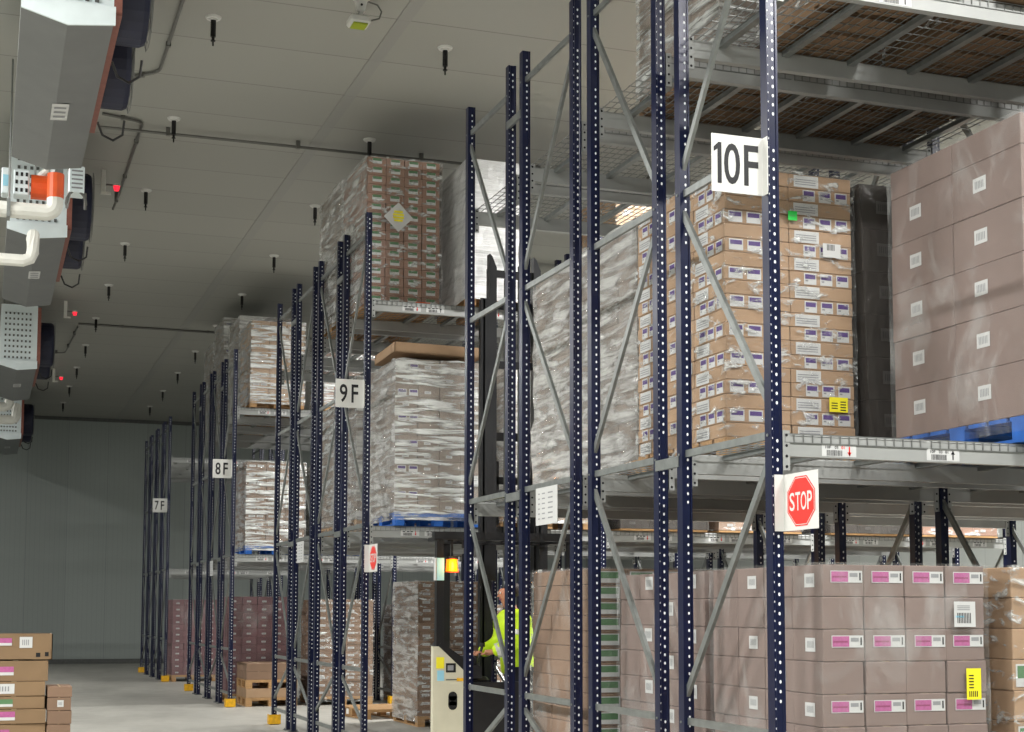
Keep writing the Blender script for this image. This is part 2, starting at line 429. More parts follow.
beam_root = None; deck_root = None
ROWS = [('10F', 6.88, 3, (2.39, 4.918)), ('9F', 15.77, 4, (2.375, 4.855)), ('8F', 24.96, 3, (2.39, 4.85)), ('7F', 34.24, 2, (2.39, 4.90))]
SURF = {}
def add_row(nm, Y0, ncol, levels):
    global beam_root, deck_root
    for j in range(4):
        y = Y0 + j * 1.39
        for k in range(ncol):
            kd = 0 if j in (0, 2) else 1
            f = frames[kd] if not used[kd] else copy_tree(frames[kd]); used[kd] = True
            f.location = (XP[k], y, 0)
            tag(f, 'navy upright frame of the %s rack, %s of four deep, %s' % (nm, ORD[j], FRN[k]), 'rack frame', 'upright frames of the %s rack' % nm)
            if (j == 0 or (j == 3 and k == 0)) and nm != '10F':
                g = MB(); yy = 0 if j == 0 else FD - PD
                g.prism([(-.05, yy - .05), (PW + .05, yy - .05), (PW + .05, yy + .02), (PW + .035, yy + .02), (PW + .035, yy - .035), (-.035, yy - .035), (-.035, yy + .09), (-.05, yy + .09)], .009, .14, 'guard_yellow', 'z')
                tag(g.build('foot_guard', f), 'yellow steel foot guard')
        for li, z in enumerate(levels):
            SURF[(nm, li)] = z + .121
            if nm == '7F' and False: continue
            for k in range(ncol - 1):
                for e, yy in ((0, y + .002), (1, y + FD - .052)):
                    if beam_root is None:
                        beam_root = b = empty('pallet_beam', (0, 0, 0)); inst('bar', M_BEAM, b); inst('end_plate', M_END, b); q = inst('end_plate', M_END, b, (BL, 0, 0)); q.scale = (-1, 1, 1)
                    else: b = copy_plain(beam_root)
                    b.location = (XP[k] + PW, yy, z); b['kind'] = 'thing'
                    tag(b, 'grey %s rack beam, %s tier, %s edge of the %s depth, %s bay' % (nm, ('lower', 'upper')[li], ('near', 'far')[e], ORD[j], BAY[k]), 'rack beam', 'load beams of the %s rack' % nm)
                    if j == 0 and e == 0:
                        specs = {('10F', 0, 0): [(.235, .008, ('10F', '03', '01'), True), (.885, .008, ('10F', '03', '01'), False)], ('10F', 0, 1): [(.64, .008, ('10F', '03', '01'), False), (2.2, .008, ('10F', '03', '01'), True)]}.get((nm, k, li), [(q_, .02, None, q_ in (.35, 1.3)) for q_ in (.35, .62, 1.3, 1.57, 2.2)])
                        for sp_ in specs:
                            mb = MB(); bar_label(mb, *sp_)
                            tag(mb.build('location_label', b, fix=False), 'white location label with barcode and %s arrow' % ('red down' if sp_[3] else 'black up'))
                for d in range(3):
                    if deck_root is None:
                        deck_root = r = empty('mesh_deck', (0, 0, 0)); inst('wire_mesh', M_DECK, r)
                        for cx in (.22, .66): inst('support_channel', M_CHAN, r, (cx, 0, -.006))
                    else: r = copy_plain(deck_root)
                    r.location = (XP[k] + PW + .01 + d * BL / 3, y + .004, z + .118)
                    tag(r, 'wire mesh deck, %s tier of %s, %s depth, %s bay, %s panel' % (('lower', 'upper')[li], nm, ORD[j], BAY[k], ('aisle-side', 'middle', 'far')[d]), 'mesh deck', 'wire mesh decks of the %s rack' % nm)
def copy_plain(root):
    c = root.copy(); col.objects.link(c)
    for ch in root.children:
        if ch.name.startswith('location_label'): continue
        x = ch.copy(); col.objects.link(x); x.parent = c
    return c
for r in ROWS: add_row(*r)
# row spacers between back-to-back frames
sp = MB(); gap = .26
sp.prism([(-.004, 0), (-.004, .06), (.0, .065), (.018, .065), (.018, .058), (.003, .058), (.003, .007), (.018, .007), (.018, 0)], -.03, gap + .03, 'galv')
M_SP = sp.mesh('row_spacer')
for nm, Y0, nc, lv in ROWS:
    for j in (0, 2):
        for z, zn in ((2.43, 'lower'), (5.42, 'upper')):
            o = inst('row_spacer', M_SP, None, (XP[0] - .004, Y0 + j * 1.39 + FD, z)); o.scale = (1, 1, 1)
            tag(o, 'short grey %s spacer joining the %s and %s frames of the %s rack' % (zn, ORD[j], ORD[j + 1], nm), 'rack spacer', 'row spacers of the racks')

# ------------------------------------------------------------------ signs
def aisle_sign(nm, Y0):
    x1 = XP[0] - .012; x0 = x1 - .305; z0 = 3.775; h = .31
    r = empty('row_sign', (x1, Y0, z0), 'white %s row sign with black lettering on the front post of its rack' % nm, 'sign')
    b = MB(); b.box(x0 - x1, 0, .028, .031, 0, h, 'white'); b.box(-.003, 0, -.02, .031, 0, h, 'white'); b.box(0, .011, -.004, .0, .02, h - .02, 'white')
    b.build('panel', r)
    t = MB(); W = .305
    if nm == '10F':
        if True:
            xo = x0 - x1 + .012; t.add([(xo + .022, .0265, .045), (xo + .046, .0265, .045), (xo + .046, .0265, .265), (xo + .028, .0265, .265), (xo, .0265, .238), (xo, .0265, .212), (xo + .022, .0265, .228)], [(0, 1, 2, 3, 6), (3, 4, 5, 6)], 'ink')
        for ch, a, w in (('0', .072, .095), ('F', .19, .085)): put_text(t, ch, (x0 - x1 + a, .0265, .045), (1, 0, 0), w, .22, 'ink', .012)
    elif False:
        for ch, a, w in (('1', .012, .046), ('0', .072, .095), ('F', .19, .085)): put_text(t, ch, (x0 - x1 + a, .0265, .045), (1, 0, 0), w, .22, 'ink', .012)
    else:
        for ch, a, w in ((nm[0], .045, .085), ('F', .175, .075)): put_text(t, ch, (x0 - x1 + a, .0265, .055), (1, 0, 0), w, .2, 'ink', .014)
    tag(t.build('lettering', r, fix=False), 'black %s lettering' % nm)
for nm, Y0, _, _ in ROWS: aisle_sign(nm, Y0)
def stop_sign(nm, Y0):
    x = XP[0] + .066; z0 = 1.995; s = .295; y0 = Y0 - .005
    r = empty('stop_sign', (x, y0, z0), 'white plate with red STOP octagon on the %s front post' % nm, 'sign')
    b = MB(); b.box(-.055, .0, -.003, 0, 0, s, 'white'); b.box(0, .003, -.34, 0, 0, s, 'white'); b.build('panel', r)
    o = MB(); c = s / 2; cy = .175
    def octo(R, xx, m):
        p = [(xx, -cy + R * 1.08 * math.cos(PI / 8 + k * PI / 4), c + R * math.sin(PI / 8 + k * PI / 4)) for k in range(8)]
        o.add(p, [tuple(range(8))], m)
    octo(.138, -.0008, 'red'); octo(.131, -.0014, 'white'); octo(.127, -.002, 'red')
    for ch, a, w in (('S', 0, .048), ('T', .055, .046), ('O', .106, .052), ('P', .166, .044)):
        put_text(o, ch, (-.0028, -cy + .112 - a * 1.06, c - .047), (0, -1, 0), w * 1.06, .094, 'white', .012)
    o.build('octagon', r, fix=False)
stop_sign('10F', 6.88); stop_sign('9F', 15.77)
def notice(y0, y1, z0, z1, label):
    r = empty('notice_sheet', (XP[0] + .005, y0, z0), label, 'notice')
    b = MB(); h = z1 - z0; w = y1 - y0
    b.box(-.004, 0, 0, w, 0, h, 'label'); b.build('sheet', r)
    t = MB()
    for i in range(6):
        for (a, c) in ((.12, .2), (.3, .44), (.58, .8)):
            z = h - .05 - i * h / 7.5
            t.quad((-.005, w * (1 - a), z), (-.005, w * (1 - c), z), (-.005, w * (1 - c), z + h * .035), (-.005, w * (1 - a), z + h * .035), 'grey_ink')
    t.build('print', r, fix=False)
notice(9.98, 10.42, 2.21, 2.485, 'white laminated notice hung on the brace between 10F frame posts')
notice(18.98, 19.4, 2.2, 2.47, 'small white notice hung on a brace of the 9F rack')
notice(27.0, 27.35, 2.2, 2.47, 'tiny white notice hung low on a brace of the 8F rack')

# ------------------------------------------------------------------ pallets and carton loads
def pallet_mb(b, w, d, m, kind='std'):
    h = .145
    if kind == 'slip':
        b.box(0, w, 0, d, 0, .02, m); return .022
    if kind == 'planks':
        for y in (0, .28, .56, .84, d - .12): b.box(0, w, y, y + .12 + (.1 if .2 < y < .9 else 0), 0, .02, m)
        for x in (0, (w - .1) / 2, w - .1): b.box(x, x + .1, 0, d, .02, .122, m)
        for i in range(8): b.box(0, w, i * d / 8, (i + .93) * d / 8, .122, h, m)
        return h
    for x in (0, (w - .1) / 2, w - .1):
        b.box(x, x + .1, 0, d, 0, .02, m)
        for y in (0, (d - .14) / 2, d - .14): b.box(x, x + .1, y, y + .14, .02, .1, m)
    for y in (0, (d - .14) / 2, d - .14): b.box(0, w, y, y + .14, .1, .122, m)
    nb = 7; bw = (d - .03 * (nb - 1)) / nb
    for i in range(nb): b.box(0, w, i * (bw + .03), i * (bw + .03) + bw, .122, h, m)
    return h
def bar_quads(b, x, z, w, h, y, m='ink', vert=True, n=6):
    for i in range(n):
        if vert: b.quad((x + w * i / n, y, z), (x + w * (i + .5) / n, y, z), (x + w * (i + .5) / n, y, z + h), (x + w * i / n, y, z + h), m)
        else: b.quad((x, y, z + h * i / n), (x + w, y, z + h * i / n), (x + w, y, z + h * (i + .4) / n), (x, y, z + h * (i + .4) / n), m)
def lab(kind, b, w, h, x0=None):
    """stuck-on labels, drawn on the face y=0 of a w by h carton front (x to the right, z up)"""
    y = -.0016; y2 = -.0026
    def q(a, c, e, f, m, yy=y): b.quad((a, yy, e), (c, yy, e), (c, yy, f), (a, yy, f), m)
    if kind == 'pinkwhite':
        lw = min(.19, w * .8); a = w - lw - .012; z = h * .44
        q(a, a + lw, z, z + .062, 'label'); q(a + .004, a + lw * .55, z + .004, z + .058, 'pink', y2); q(a + .01, a + lw * .5, z + .026, z + .034, 'pink_dark', -.0034)
        q(a + lw * .6, a + lw * .85, z + .03, z + .05, 'grey_ink', y2); q(a + lw * .9, a + lw * .95, z + .012, z + .052, 'ink', y2)
    elif kind == 'white':
        a = w * .42; q(a, a + .1, h * .3, h * .3 + .072, 'label'); bar_quads(b, a + .02, h * .3 + .02, .07, .035, y2, 'grey_ink')
    elif kind == 'longwhite':
        a = w * .08; q(a, a + .18, h * .08, h * .08 + .076, 'label'); bar_quads(b, a + .01, h * .08 + .016, .15, .045, y2, 'grey_ink', False, 3)
    elif kind == 'violet3':
        for i in range(3):
            a = w - .36 + i * .118; q(a, a + .09, h * .1, h * .1 + .074, 'label'); q(a + .008, a + .082, h * .1 + .036, h * .1 + .066, 'violet', y2); q(a + .01, a + .03, h * .2 + .01, h * .2 + .02, 'grey_ink', y2)
    elif kind == 'greenstrip':
        for a in (w * .25,):
            q(a, a + .11, h * .3, h * .3 + .05, 'label'); q(a + .004, a + .106, h * .3 + .03, h * .3 + .06, 'green', y2)
    elif kind == 'violet2':
        for i in range(2):
            a = w * .06 + i * .13; q(a, a + .1, h * .12, h * .12 + .072, 'label'); q(a + .008, a + .092, h * .12 + .036, h * .12 + .064, 'violet', y2)
    elif kind == 'small2':
        for i in range(2):
            a = w * .12 + i * w * .42; q(a, a + .11, h * .36, h * .36 + .035, 'label'); bar_quads(b, a + .02, h * .36 + .006, .07, .02, y2, 'grey_ink')
    elif kind == 'smallwhite':
        a = w * .3; q(a, a + .075, h * .3, h * .3 + .03, 'label'); bar_quads(b, a + .01, h * .3 + .008, .05, .015, y2, 'grey_ink')
    elif kind == 'greenbig':
        a = w * .06; q(a, a + w * .7, h * .12, h * .86, 'label'); q(a + .01, a + w * .66, h * .4, h * .8, 'green', y2)
    elif kind == 'midwhite':
        a = w * .32; q(a, a + .12, h * .42, h * .42 + .085, 'label'); bar_quads(b, a + .02, h * .42 + .02, .085, .045, y2, 'grey_ink')
    elif kind == 'bigwhite':
        a = w * .3; q(a, a + .115, h * .38, h * .38 + .085, 'label'); bar_quads(b, a + .015, h * .38 + .02, .085, .045, y2, 'grey_ink')
_cm = {}
def carton_mesh(w, d, h, card):
    k = (round(w, 3), round(d, 3), round(h, 3), card)
    if k not in _cm:
        b = MB(); b.box(0.0015, w - .0015, 0.0015, d - .0015, 0.001, h - .001, card, .004)
        # packing tape across the top flaps
        b.box(w / 2 - .022, w / 2 + .022, .004, d - .004, h - .0012, h - .0004, 'tape')
        _cm[k] = b.mesh('carton')
    return _cm[k]
def label_mesh(kind, w, h):
    k = ('L', kind, round(w, 3), round(h, 3))
    if k not in _cm:
        b = MB(); lab(kind, b, w, h); _cm[k] = b.mesh('label')
    return _cm[k]
def film(mat_name, w, d, h, z0, amp, top=True, seed=0, ragged=False, side=None, lean=(0, 0)):
    """stretch film shell round a load, creased and bulging"""
    b = MB(); o = .012; nx, ny, nz = 10, 12, max(10, int(h / .09))
    ring = []
    def corner(u, L, a): return u
    pts = [(-o + (w + 2 * o) * i / nx, -o) for i in range(nx)] + [(w + o, -o + (d + 2 * o) * i / ny) for i in range(ny)] + \
          [(w + o - (w + 2 * o) * i / nx, d + o) for i in range(nx)] + [(-o, d + o - (d + 2 * o) * i / ny) for i in range(ny)]
    n = len(pts); vs = []
    for k in range(nz + 1):
        z = z0 + (h + (.012 if top else 0)) * k / nz
        for (x, y) in pts:
            q = noise.noise(Vector((x * 2.1 + seed, y * 2.1, z * 3.0))) + .6 * noise.noise(Vector((x * 6 + seed, y * 6, z * 9)))
            q = abs(q) * amp
            nx_ = -1 if x < 0 else (1 if x > w else 0); ny_ = -1 if y < 0 else (1 if y > d else 0)
            zz = z
            if ragged and k == nz: zz += .03 * noise.noise(Vector((x * 5, y * 5, 3.0)))
            t_ = max(0, (z - .145) / h); vs.append((x + nx_ * q + t_ * lean[0], y + ny_ * q + t_ * lean[1], zz))
    fs = [(k * n + i, k * n + (i + 1) % n, (k + 1) * n + (i + 1) % n, (k + 1) * n + i) for k in range(nz) for i in range(n)]
    if top: fs.append(tuple(range(nz * n, nz * n + n)))
    b.add(vs, fs, mat_name)
    if side:
        k2 = b.mi(side)
        for q, f_ in enumerate(fs[:nz * n]):
            i = f_[0] % n
            if nx <= i < nx + ny or i >= 2 * nx + ny: b.m[q] = k2
    me = b.mesh('stretch_film')
    return me
def load(x0, y0, z0, w, d, layers, card, filmmat, label, pallet='wood', amp=.012, over=.0, cat='pallet load', group=None, lean=(0, 0), name='pallet_load', ragged=False, film_top=True, skipfilm=False, side=None):
    """layers: list of (height, nx, ny, front_label, side_label)"""
    r = empty(name, (x0, y0, z0), label, cat, group)
    pb = MB(); pm = 'pallet_blue' if pallet == 'blue' else 'wood_dark' if pallet == 'planks' else 'wood'
    h0 = pallet_mb(pb, w, d, pm, pallet if pallet in ('slip', 'planks') else 'std')
    po = pb.build('pallet', r)
    if pallet == 'blue': po['label'] = 'blue painted pallet'
    z = h0; rest = MB(); H = sum(l[0] for l in layers); nl = len(layers)
    rs = random.Random(label)
    for li, (h, nx, ny, fl, sl) in enumerate(layers):
        cw, cd = w / nx, d / ny
        me = carton_mesh(cw - .002, cd - .002, h, card)
        fx = (z - h0) / H * lean[0]; fy = (z - h0) / H * lean[1]
        for i in range(nx):
            for j in range(ny):
                jx, jy = rs.uniform(-.004, .004) + fx, rs.uniform(-.005, .003) + fy
                if i == 0 or j == 0:
                    c = inst('carton', me, r, (i * cw + jx, j * cd + jy, z))
                    if j == 0 and fl:
                        k = fl[i % len(fl)] if isinstance(fl, (list, tuple)) else fl
                        if k: inst('label', label_mesh(k, cw, h), c)
                    if i == 0 and sl:
                        k = sl[j % len(sl)] if isinstance(sl, (list, tuple)) else sl
                        if k: inst('label', label_mesh(k, cd, h), c, (0, cd - .002, 0), (0, 0, -PI / 2))
                else:
                    rest.box(i * cw + fx + .002, (i + 1) * cw + fx - .002, j * cd + fy + .002, (j + 1) * cd + fy - .002, z + .001, z + h - .001, card)
        z += h
    if rest.v: tag(rest.build('carton', r), kind='stuff')
    if not skipfilm:
        zf = min(.06, h0); me = film(filmmat, w, d, H + h0 - zf, zf, amp, film_top, rs.random() * 50, ragged, side, lean)
        fo = inst('stretch_film', me, r)
    return r, z
def L(h, nx, ny, f=None, s=None): return (h, nx, ny, f, s)
S = SURF
S10, T10, S9, T9, S8, T8, S7 = S[('10F', 0)] + .008, S[('10F', 1)] + .008, S[('9F', 0)] + .008, S[('9F', 1)] + .008, S[('8F', 0)] + .008, S[('8F', 1)] + .008, S[('7F', 0)] + .008

# --- 10F row, floor level
mauve = []
for i in range(10): mauve.append(L(.168, 4, 4, 'pinkwhite' if i % 2 == 1 else None, ('white', None) if i % 2 == 1 else (None, 'white', None)))
load(4.095, 6.80, 0, 1.0, 1.24, mauve, 'mauve_card', 'film_thin', 'tightly wrapped mauve-brown carton pallet with pink labels on the floor below the STOP sign', amp=.006)
tanr = [L(.168, 3, 3, ('greenbig' if i < 7 and i % 2 == 0 else None), None) for i in range(10)]
load(5.30, 6.84, 0, 1.05, 1.2, tanr, 'tan_card', 'film_glint', 'tan carton pallet with green labels on the floor beside the mauve one', amp=.012)
load(4.12, 8.20, 0, 1.1, 1.27, [L(.168, 4, 4, 'bigwhite' if i % 2 else None, ('bigwhite', None) if i % 2 else (None, 'bigwhite', None)) for i in range(10)], 'mauve_card', 'film_thin', 'brown wrapped carton pallet with small white labels behind the mauve pallet', amp=.012)
load(5.42, 8.22, 0, 1.05, 1.2, [L(.168, 3, 3, 'smallwhite', None) for i in range(10)], 'brown_card', 'film_thin', 'brown carton pallet hidden behind the green-labelled floor pallet of 10F')
load(3.98, 9.62, 0, 1.05, 1.2, [L(.108, 4, 3, 'greenbig', None) for i in range(16)], 'brown_card', 'film_thin', 'brown carton pallet with column of green labels, third deep on the 10F floor', amp=.01)
load(5.3, 9.64, 0, 1.1, 1.2, [L(.155, 3, 3, 'white', None) for i in range(11)], 'tan_card', 'film_glint', 'tan carton pallet third deep on the 10F floor, second from the aisle')
load(4.5, 11.0, 0, 1.0, 1.2, [L(.148, 3, 3, 'smallwhite', None) for i in range(12)], 'mauve_card', 'film_glint', 'loosely wrapped brown pallet at the rear of the 10F floor level', amp=.035)
load(5.62, 11.0, 0, .95, 1.2, [L(.16, 3, 3, 'smallwhite', None) for i in range(10)], 'brown_card', 'film_glint', 'brown wrapped pallet at the rear of the 10F floor level, second from the aisle')
for k, x in enumerate((6.9, 8.2)):
    load(x, 8.25 + .0, 0, 1.1, 1.2, [L(.17, 3, 3, 'smallwhite', None) for i in range(10)], ('tan_card', 'brown_card')[k], 'film_glint', ('tan', 'brown')[k] + ' carton pallet on the 10F floor in the second bay, second deep')

# --- 10F row, lower tier
dark = [L(.185 if i < 9 else .17, 3, 3, None, ('bigwhite', None) if i % 2 == 0 else (None, 'bigwhite')) for i in range(9)]
load(5.395, 6.78, S10, 1.1, 1.28, [L(.305, 2, 2, 'midwhite', 'midwhite') for i in range(5)] + [L(.18, 2, 2)], 'mauve_card', 'film_thin', 'tall brown wrapped load with white labels on a blue pallet, lower tier above STOP sign', 'blue', amp=.005)
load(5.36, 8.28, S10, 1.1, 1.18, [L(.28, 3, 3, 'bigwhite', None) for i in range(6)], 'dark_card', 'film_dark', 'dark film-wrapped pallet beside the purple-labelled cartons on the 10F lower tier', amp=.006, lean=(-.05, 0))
MV = [o for o in col.objects if o.get('label', '').startswith('tightly wrapped mauve-brown')][0]
g = MB(); g.quad((0, -.022, 0), (.135, -.022, 0), (.135, -.022, .135), (0, -.022, .135), 'label'); g.quad((.01, -.023, .05), (.06, -.023, .05), (.06, -.023, .06), (.01, -.023, .06), 'sticker_blue'); bar_quads(g, .02, .02, .09, .055, -.023, 'ink', True, 9); bar_quads(g, .02, .09, .08, .03, -.023, 'grey_ink', False, 3)
tag(g.build('sticker', MV, (4.883 - 4.095, 0, 1.50), fix=False), 'white shipping sticker with barcode')
g = MB(); g.quad((0, -.022, 0), (.092, -.022, 0), (.092, -.022, .165), (0, -.022, .165), 'yellow'); bar_quads(g, .015, .015, .06, .03, -.023, 'ink', True, 5); bar_quads(g, .015, .06, .03, .08, -.023, 'ink', False, 5)
tag(g.build('sticker', MV, (4.952 - 4.095, 0, 1.115), fix=False), 'yellow sticker with black print')
purp = []
for i in range(19):
    purp.append(L(.0905, 2, 3, ('violet2', 'violet3') if i % 2 else (None, 'longwhite'), 'violet3' if i % 2 else ('longwhite', None, 'longwhite')))
PUR, ztop = load(4.335, 8.30, S10, .925, 1.33, purp, 'tan_card', 'film_glint', 'tan carton pallet with rows of purple and white labels on the 10F lower tier', amp=.014)
g = MB(); g.quad((.0, -.03, 0), (.065, -.03, 0), (.065, -.03, .06), (0, -.03, .06), 'bright_green'); bar_quads(g, .012, .025, .04, .012, -.031, 'green', False, 2)
tag(g.build('sticker', PUR, (4.775 - 4.335, 0, 1.55), fix=False), 'bright green square sticker')
g = MB(); g.quad((0, -.03, 0), (.135, -.03, 0), (.135, -.03, .095), (0, -.03, .095), 'yellow'); bar_quads(g, .015, .02, .045, .05, -.031, 'ink', False, 3); bar_quads(g, .08, .01, .04, .07, -.031, 'ink', False, 4)
tag(g.build('sticker', PUR, (.72, 0, .33), fix=False), 'yellow sticker with black print')
g = MB(); g.quad((0, -.03, 0), (.13, -.03, 0), (.13, -.03, .09), (0, -.03, .09), 'label'); bar_quads(g, .03, .045, .06, .04, -.031, 'ink', True, 6)
tag(g.build('sticker', PUR, (.69, 0, 1.33), fix=False), 'white barcode sticker')
load(4.40, 9.76, S10, 1.05, 1.12, [L(.15, 3, 3, 'smallwhite', None) for i in range(11)] + [L(.1, 3, 3)], 'grey_card', 'film_heavy', 'grey wrinkled film-wrapped pallet behind the purple-labelled cartons of 10F', amp=.03)
load(5.55, 9.70, S10, 1.0, 1.16, [L(.15, 3, 3, 'smallwhite', None) for i in range(10)], 'brown_card', 'film_thin', 'brown pallet third deep on the 10F lower tier, second from the aisle')
load(4.52, 11.05, S10, .98, 1.16, [L(.15, 3, 3, 'smallwhite', None) for i in range(12)], 'grey_card', 'film_heavy', 'milky film-wrapped pallet at the rear of the 10F lower tier', amp=.03)
load(5.62, 11.05, S10, .95, 1.16, [L(.15, 3, 3, 'smallwhite', None) for i in range(10)], 'grey_card', 'film_streak', 'streaky wrapped pallet at the rear of the 10F lower tier, second from the aisle')
for k, x in enumerate((6.9, 8.1)):
    load(x, 8.3, S10, 1.05, 1.2, [L(.17, 3, 3, 'smallwhite', None) for i in range(10)], ('brown_card', 'tan_card')[k], 'film_glint', ('brown', 'tan')[k] + ' carton pallet on the 10F lower tier in the second bay')
# --- 10F row, upper tier
load(4.44, 6.80, T10, .68, 1.2, [L(.2, 2, 3, 'smallwhite', None) for i in range(6)], 'brown_card', 'film_glint', 'narrow brown carton pallet at the front of the 10F upper tier', 'planks', amp=.01)
load(5.34, 6.80, T10, 1.1, 1.2, [L(.2, 3, 3, 'smallwhite', None) for i in range(6)], 'red_card', 'film_glint', 'reddish carton pallet at the front of the 10F upper tier, second from the aisle', 'planks')
load(4.28, 8.22, T10, .8, 1.24, [L(.2, 2, 3, 'smallwhite', None) for i in range(6)], 'grey_card', 'film_streak', 'pale wrapped pallet second deep on the 10F upper tier', 'planks', amp=.012)
load(5.28, 8.22, T10, 1.1, 1.2, [L(.2, 3, 3, 'smallwhite', None) for i in range(6)], 'brown_card', 'film_glint', 'brown carton pallet second deep on the 10F upper tier, second from the aisle', 'planks')

# --- 9F row
gr = [L(.105, 4, 4, 'greenstrip', None) for i in range(16)]
TW, zt = load(3.95, 16.13, T9, .85, 1.2, gr, 'red_card', 'film_glint', 'tall tower of reddish cartons with green labels atop the 9F rack front', 'slip', amp=.02, side='film_heavy')
g = MB(); R = .17
g.add([(0, -.045, -R), (R, -.045, 0), (0, -.045, R), (-R, -.045, 0)], [(0, 1, 2, 3)], 'label')
for i in range(4):
    zz = -.05 + i * .033; g.quad((-.07 + abs(zz) * .4, -.047, zz), (.07 - abs(zz) * .4, -.047, zz), (.07 - abs(zz) * .4, -.047, zz + .025), (-.07 + abs(zz) * .4, -.047, zz + .025), 'yellow')
tag(g.build('sticker', TW, (.35, 0, 1.02), fix=False), 'white diamond sticker with yellow centre')
g = MB(); g.quad((0, -.04, 0), (.17, -.04, 0), (.17, -.04, .05), (0, -.04, .05), 'orange'); tag(g.build('sticker', TW, (.56, 0, .02), fix=False), 'orange-red sticker')
load(3.98, 17.5, T9, 1.0, 1.2, [L(.15, 3, 3) for i in range(11)], 'grey_card', 'film_heavy', 'milky film-wrapped tower behind the green-labelled tower atop 9F', amp=.035)
load(5.0, 15.7, T9, .58, 1.2, [L(.15, 2, 3) for i in range(10)], 'grey_card', 'film_white', 'grey ribbed film-wrapped pallet beside the green-labelled tower atop 9F', amp=.03, lean=(0, 0))
load(6.8, 15.7, T9, 1.1, 1.2, [L(.17, 3, 3, 'smallwhite') for i in range(8)], 'tan_card', 'film_glint', 'tan carton pallet atop the 9F rack in the second bay')
cr = [L(.14, 4, 3, ('violet2', 'smallwhite', None, 'smallwhite') if i % 2 else ('smallwhite', 'smallwhite'), None) for i in range(12)]
LD, zl = load(4.19, 15.70, S9, .98, 1.3, cr, 'grey_card', 'film_streak', 'crinkly white-wrapped pallet topped by open cardboard trays on the 9F lower tier', 'blue', amp=.03, film_top=False, ragged=True, side='film_heavy')
def tray(b, x0, x1, y0, y1, z0, h, m='tan_card', t=.012):
    b.box(x0, x1, y0, y0 + t, z0, z0 + h, m); b.box(x0, x1, y1 - t, y1, z0, z0 + h, m); b.box(x0, x0 + t, y0, y1, z0, z0 + h, m); b.box(x1 - t, x1, y0, y1, z0, z0 + h, m); b.box(x0, x1, y0, y1, z0, z0 + t, m)
tb = MB(); tray(tb, -.05, .95, -.02, .98, 0, .11); o = tb.build('lid_tray', LD, (.02, .0, zl + .07)); o['label'] = 'open brown cardboard tray lying tilted on top'; o.rotation_euler = (0, .02, -.03)
load(5.45, 15.74, S9, 1.05, 1.2, [L(.15, 3, 3, 'smallwhite') for i in range(11)], 'grey_card', 'film_heavy', 'grey wrapped pallet on the 9F lower tier beside the tray-topped one')
load(4.1, 17.1, S9, 1.05, 1.2, [L(.14, 3, 3, 'smallwhite') for i in range(12)], 'grey_card', 'film_heavy', 'milky wrapped pallet second deep on the 9F lower tier', amp=.03)
load(4.2, 18.5, S9, 1.0, 1.2, [L(.14, 3, 3, 'violet2') for i in range(11)], 'grey_card', 'film_streak', 'streaky wrapped pallet third deep on the 9F lower tier')
for k, (x, c, w_) in enumerate(((6.85, 'tan_card', 'tan'), (8.1, 'brown_card', 'brown'), (9.6, 'grey_card', 'grey'), (10.9, 'red_card', 'reddish'))):
    load(x, 15.72, S9, 1.1, 1.2, [L(.16, 3, 3, 'smallwhite') for i in range(10)], 'dark_card' if k % 2 == 0 else c, 'film_dark' if k % 2 == 0 else 'film_glint', '%s carton pallet on the 9F lower tier, inner bays facing the truck aisle' % ('dark-wrapped' if k == 0 else 'black-wrapped' if k == 2 else w_), 'slip')
for k, (x, c, w_) in enumerate(((6.85, 'brown_card', 'brown'), (8.1, 'mauve_card', 'mauve'), (9.6, 'tan_card', 'tan'), (10.9, 'grey_card', 'grey'))):
    load(x, 15.72, 0, 1.1, 1.2, [L(.16, 3, 3, 'smallwhite') for i in range(11)], c, 'film_glint', '%s carton pallet on the floor under the 9F rack, inner bays' % w_)
load(5.66, 19.93, 0, .93, 1.3, [L(.115, 2, 3, 'small2') for i in range(16)], 'brown_card', 'film_glint', 'tall glossy-wrapped pallet of brown cartons with white labels at the 9F rear floor', amp=.02, side='film_heavy')

# --- 8F row
load(4.14, 24.93, T8, .9, 1.2, [L(.165, 3, 3, 'small2') for i in range(8)], 'tan_card', 'film_streak', 'tan cartons in white film atop the front of the 8F rack', amp=.02, side='film_heavy')
load(4.16, 26.3, T8, 1.0, 1.2, [L(.165, 3, 3) for i in range(10)], 'grey_card', 'film_heavy', 'grey wrapped pallet second deep atop the 8F rack', amp=.025)
load(4.1, 27.7, T8, 1.0, 1.2, [L(.17, 3, 3, 'violet2') for i in range(11)], 'grey_card', 'film_heavy', 'tallest grey wrapped pallet third deep atop the 8F rack', amp=.025)
load(4.1, 29.1, T8, 1.0, 1.2, [L(.165, 3, 3) for i in range(10)], 'grey_card', 'film_heavy', 'grey wrapped pallet at the rear atop the 8F rack', amp=.025)
load(5.4, 24.95, T8, 1.0, 1.2, [L(.165, 3, 3, 'small2') for i in range(7)], 'red_card', 'film_streak', 'reddish carton pallet atop 8F, second from the aisle')
load(4.1, 24.95, S8, .98, 1.2, [L(.14, 3, 3, 'small2') for i in range(10)], 'brown_card', 'film_streak', 'brown cartons in white film on a blue pallet, 8F lower tier', 'blue', amp=.02, side='film_heavy')
load(5.3, 24.95, S8, 1.0, 1.2, [L(.14, 3, 3, 'small2') for i in range(10)], 'grey_card', 'film_heavy', 'milky wrapped pallet on the 8F lower tier, second from the aisle', 'blue')
load(4.02, 26.3, 0, 1.05, 1.2, [L(.14, 4, 3, 'smallwhite', None) for i in range(12)], 'maroon_card', 'film_thin', 'tall maroon carton pallet with white labels on the floor under 8F', amp=.01)
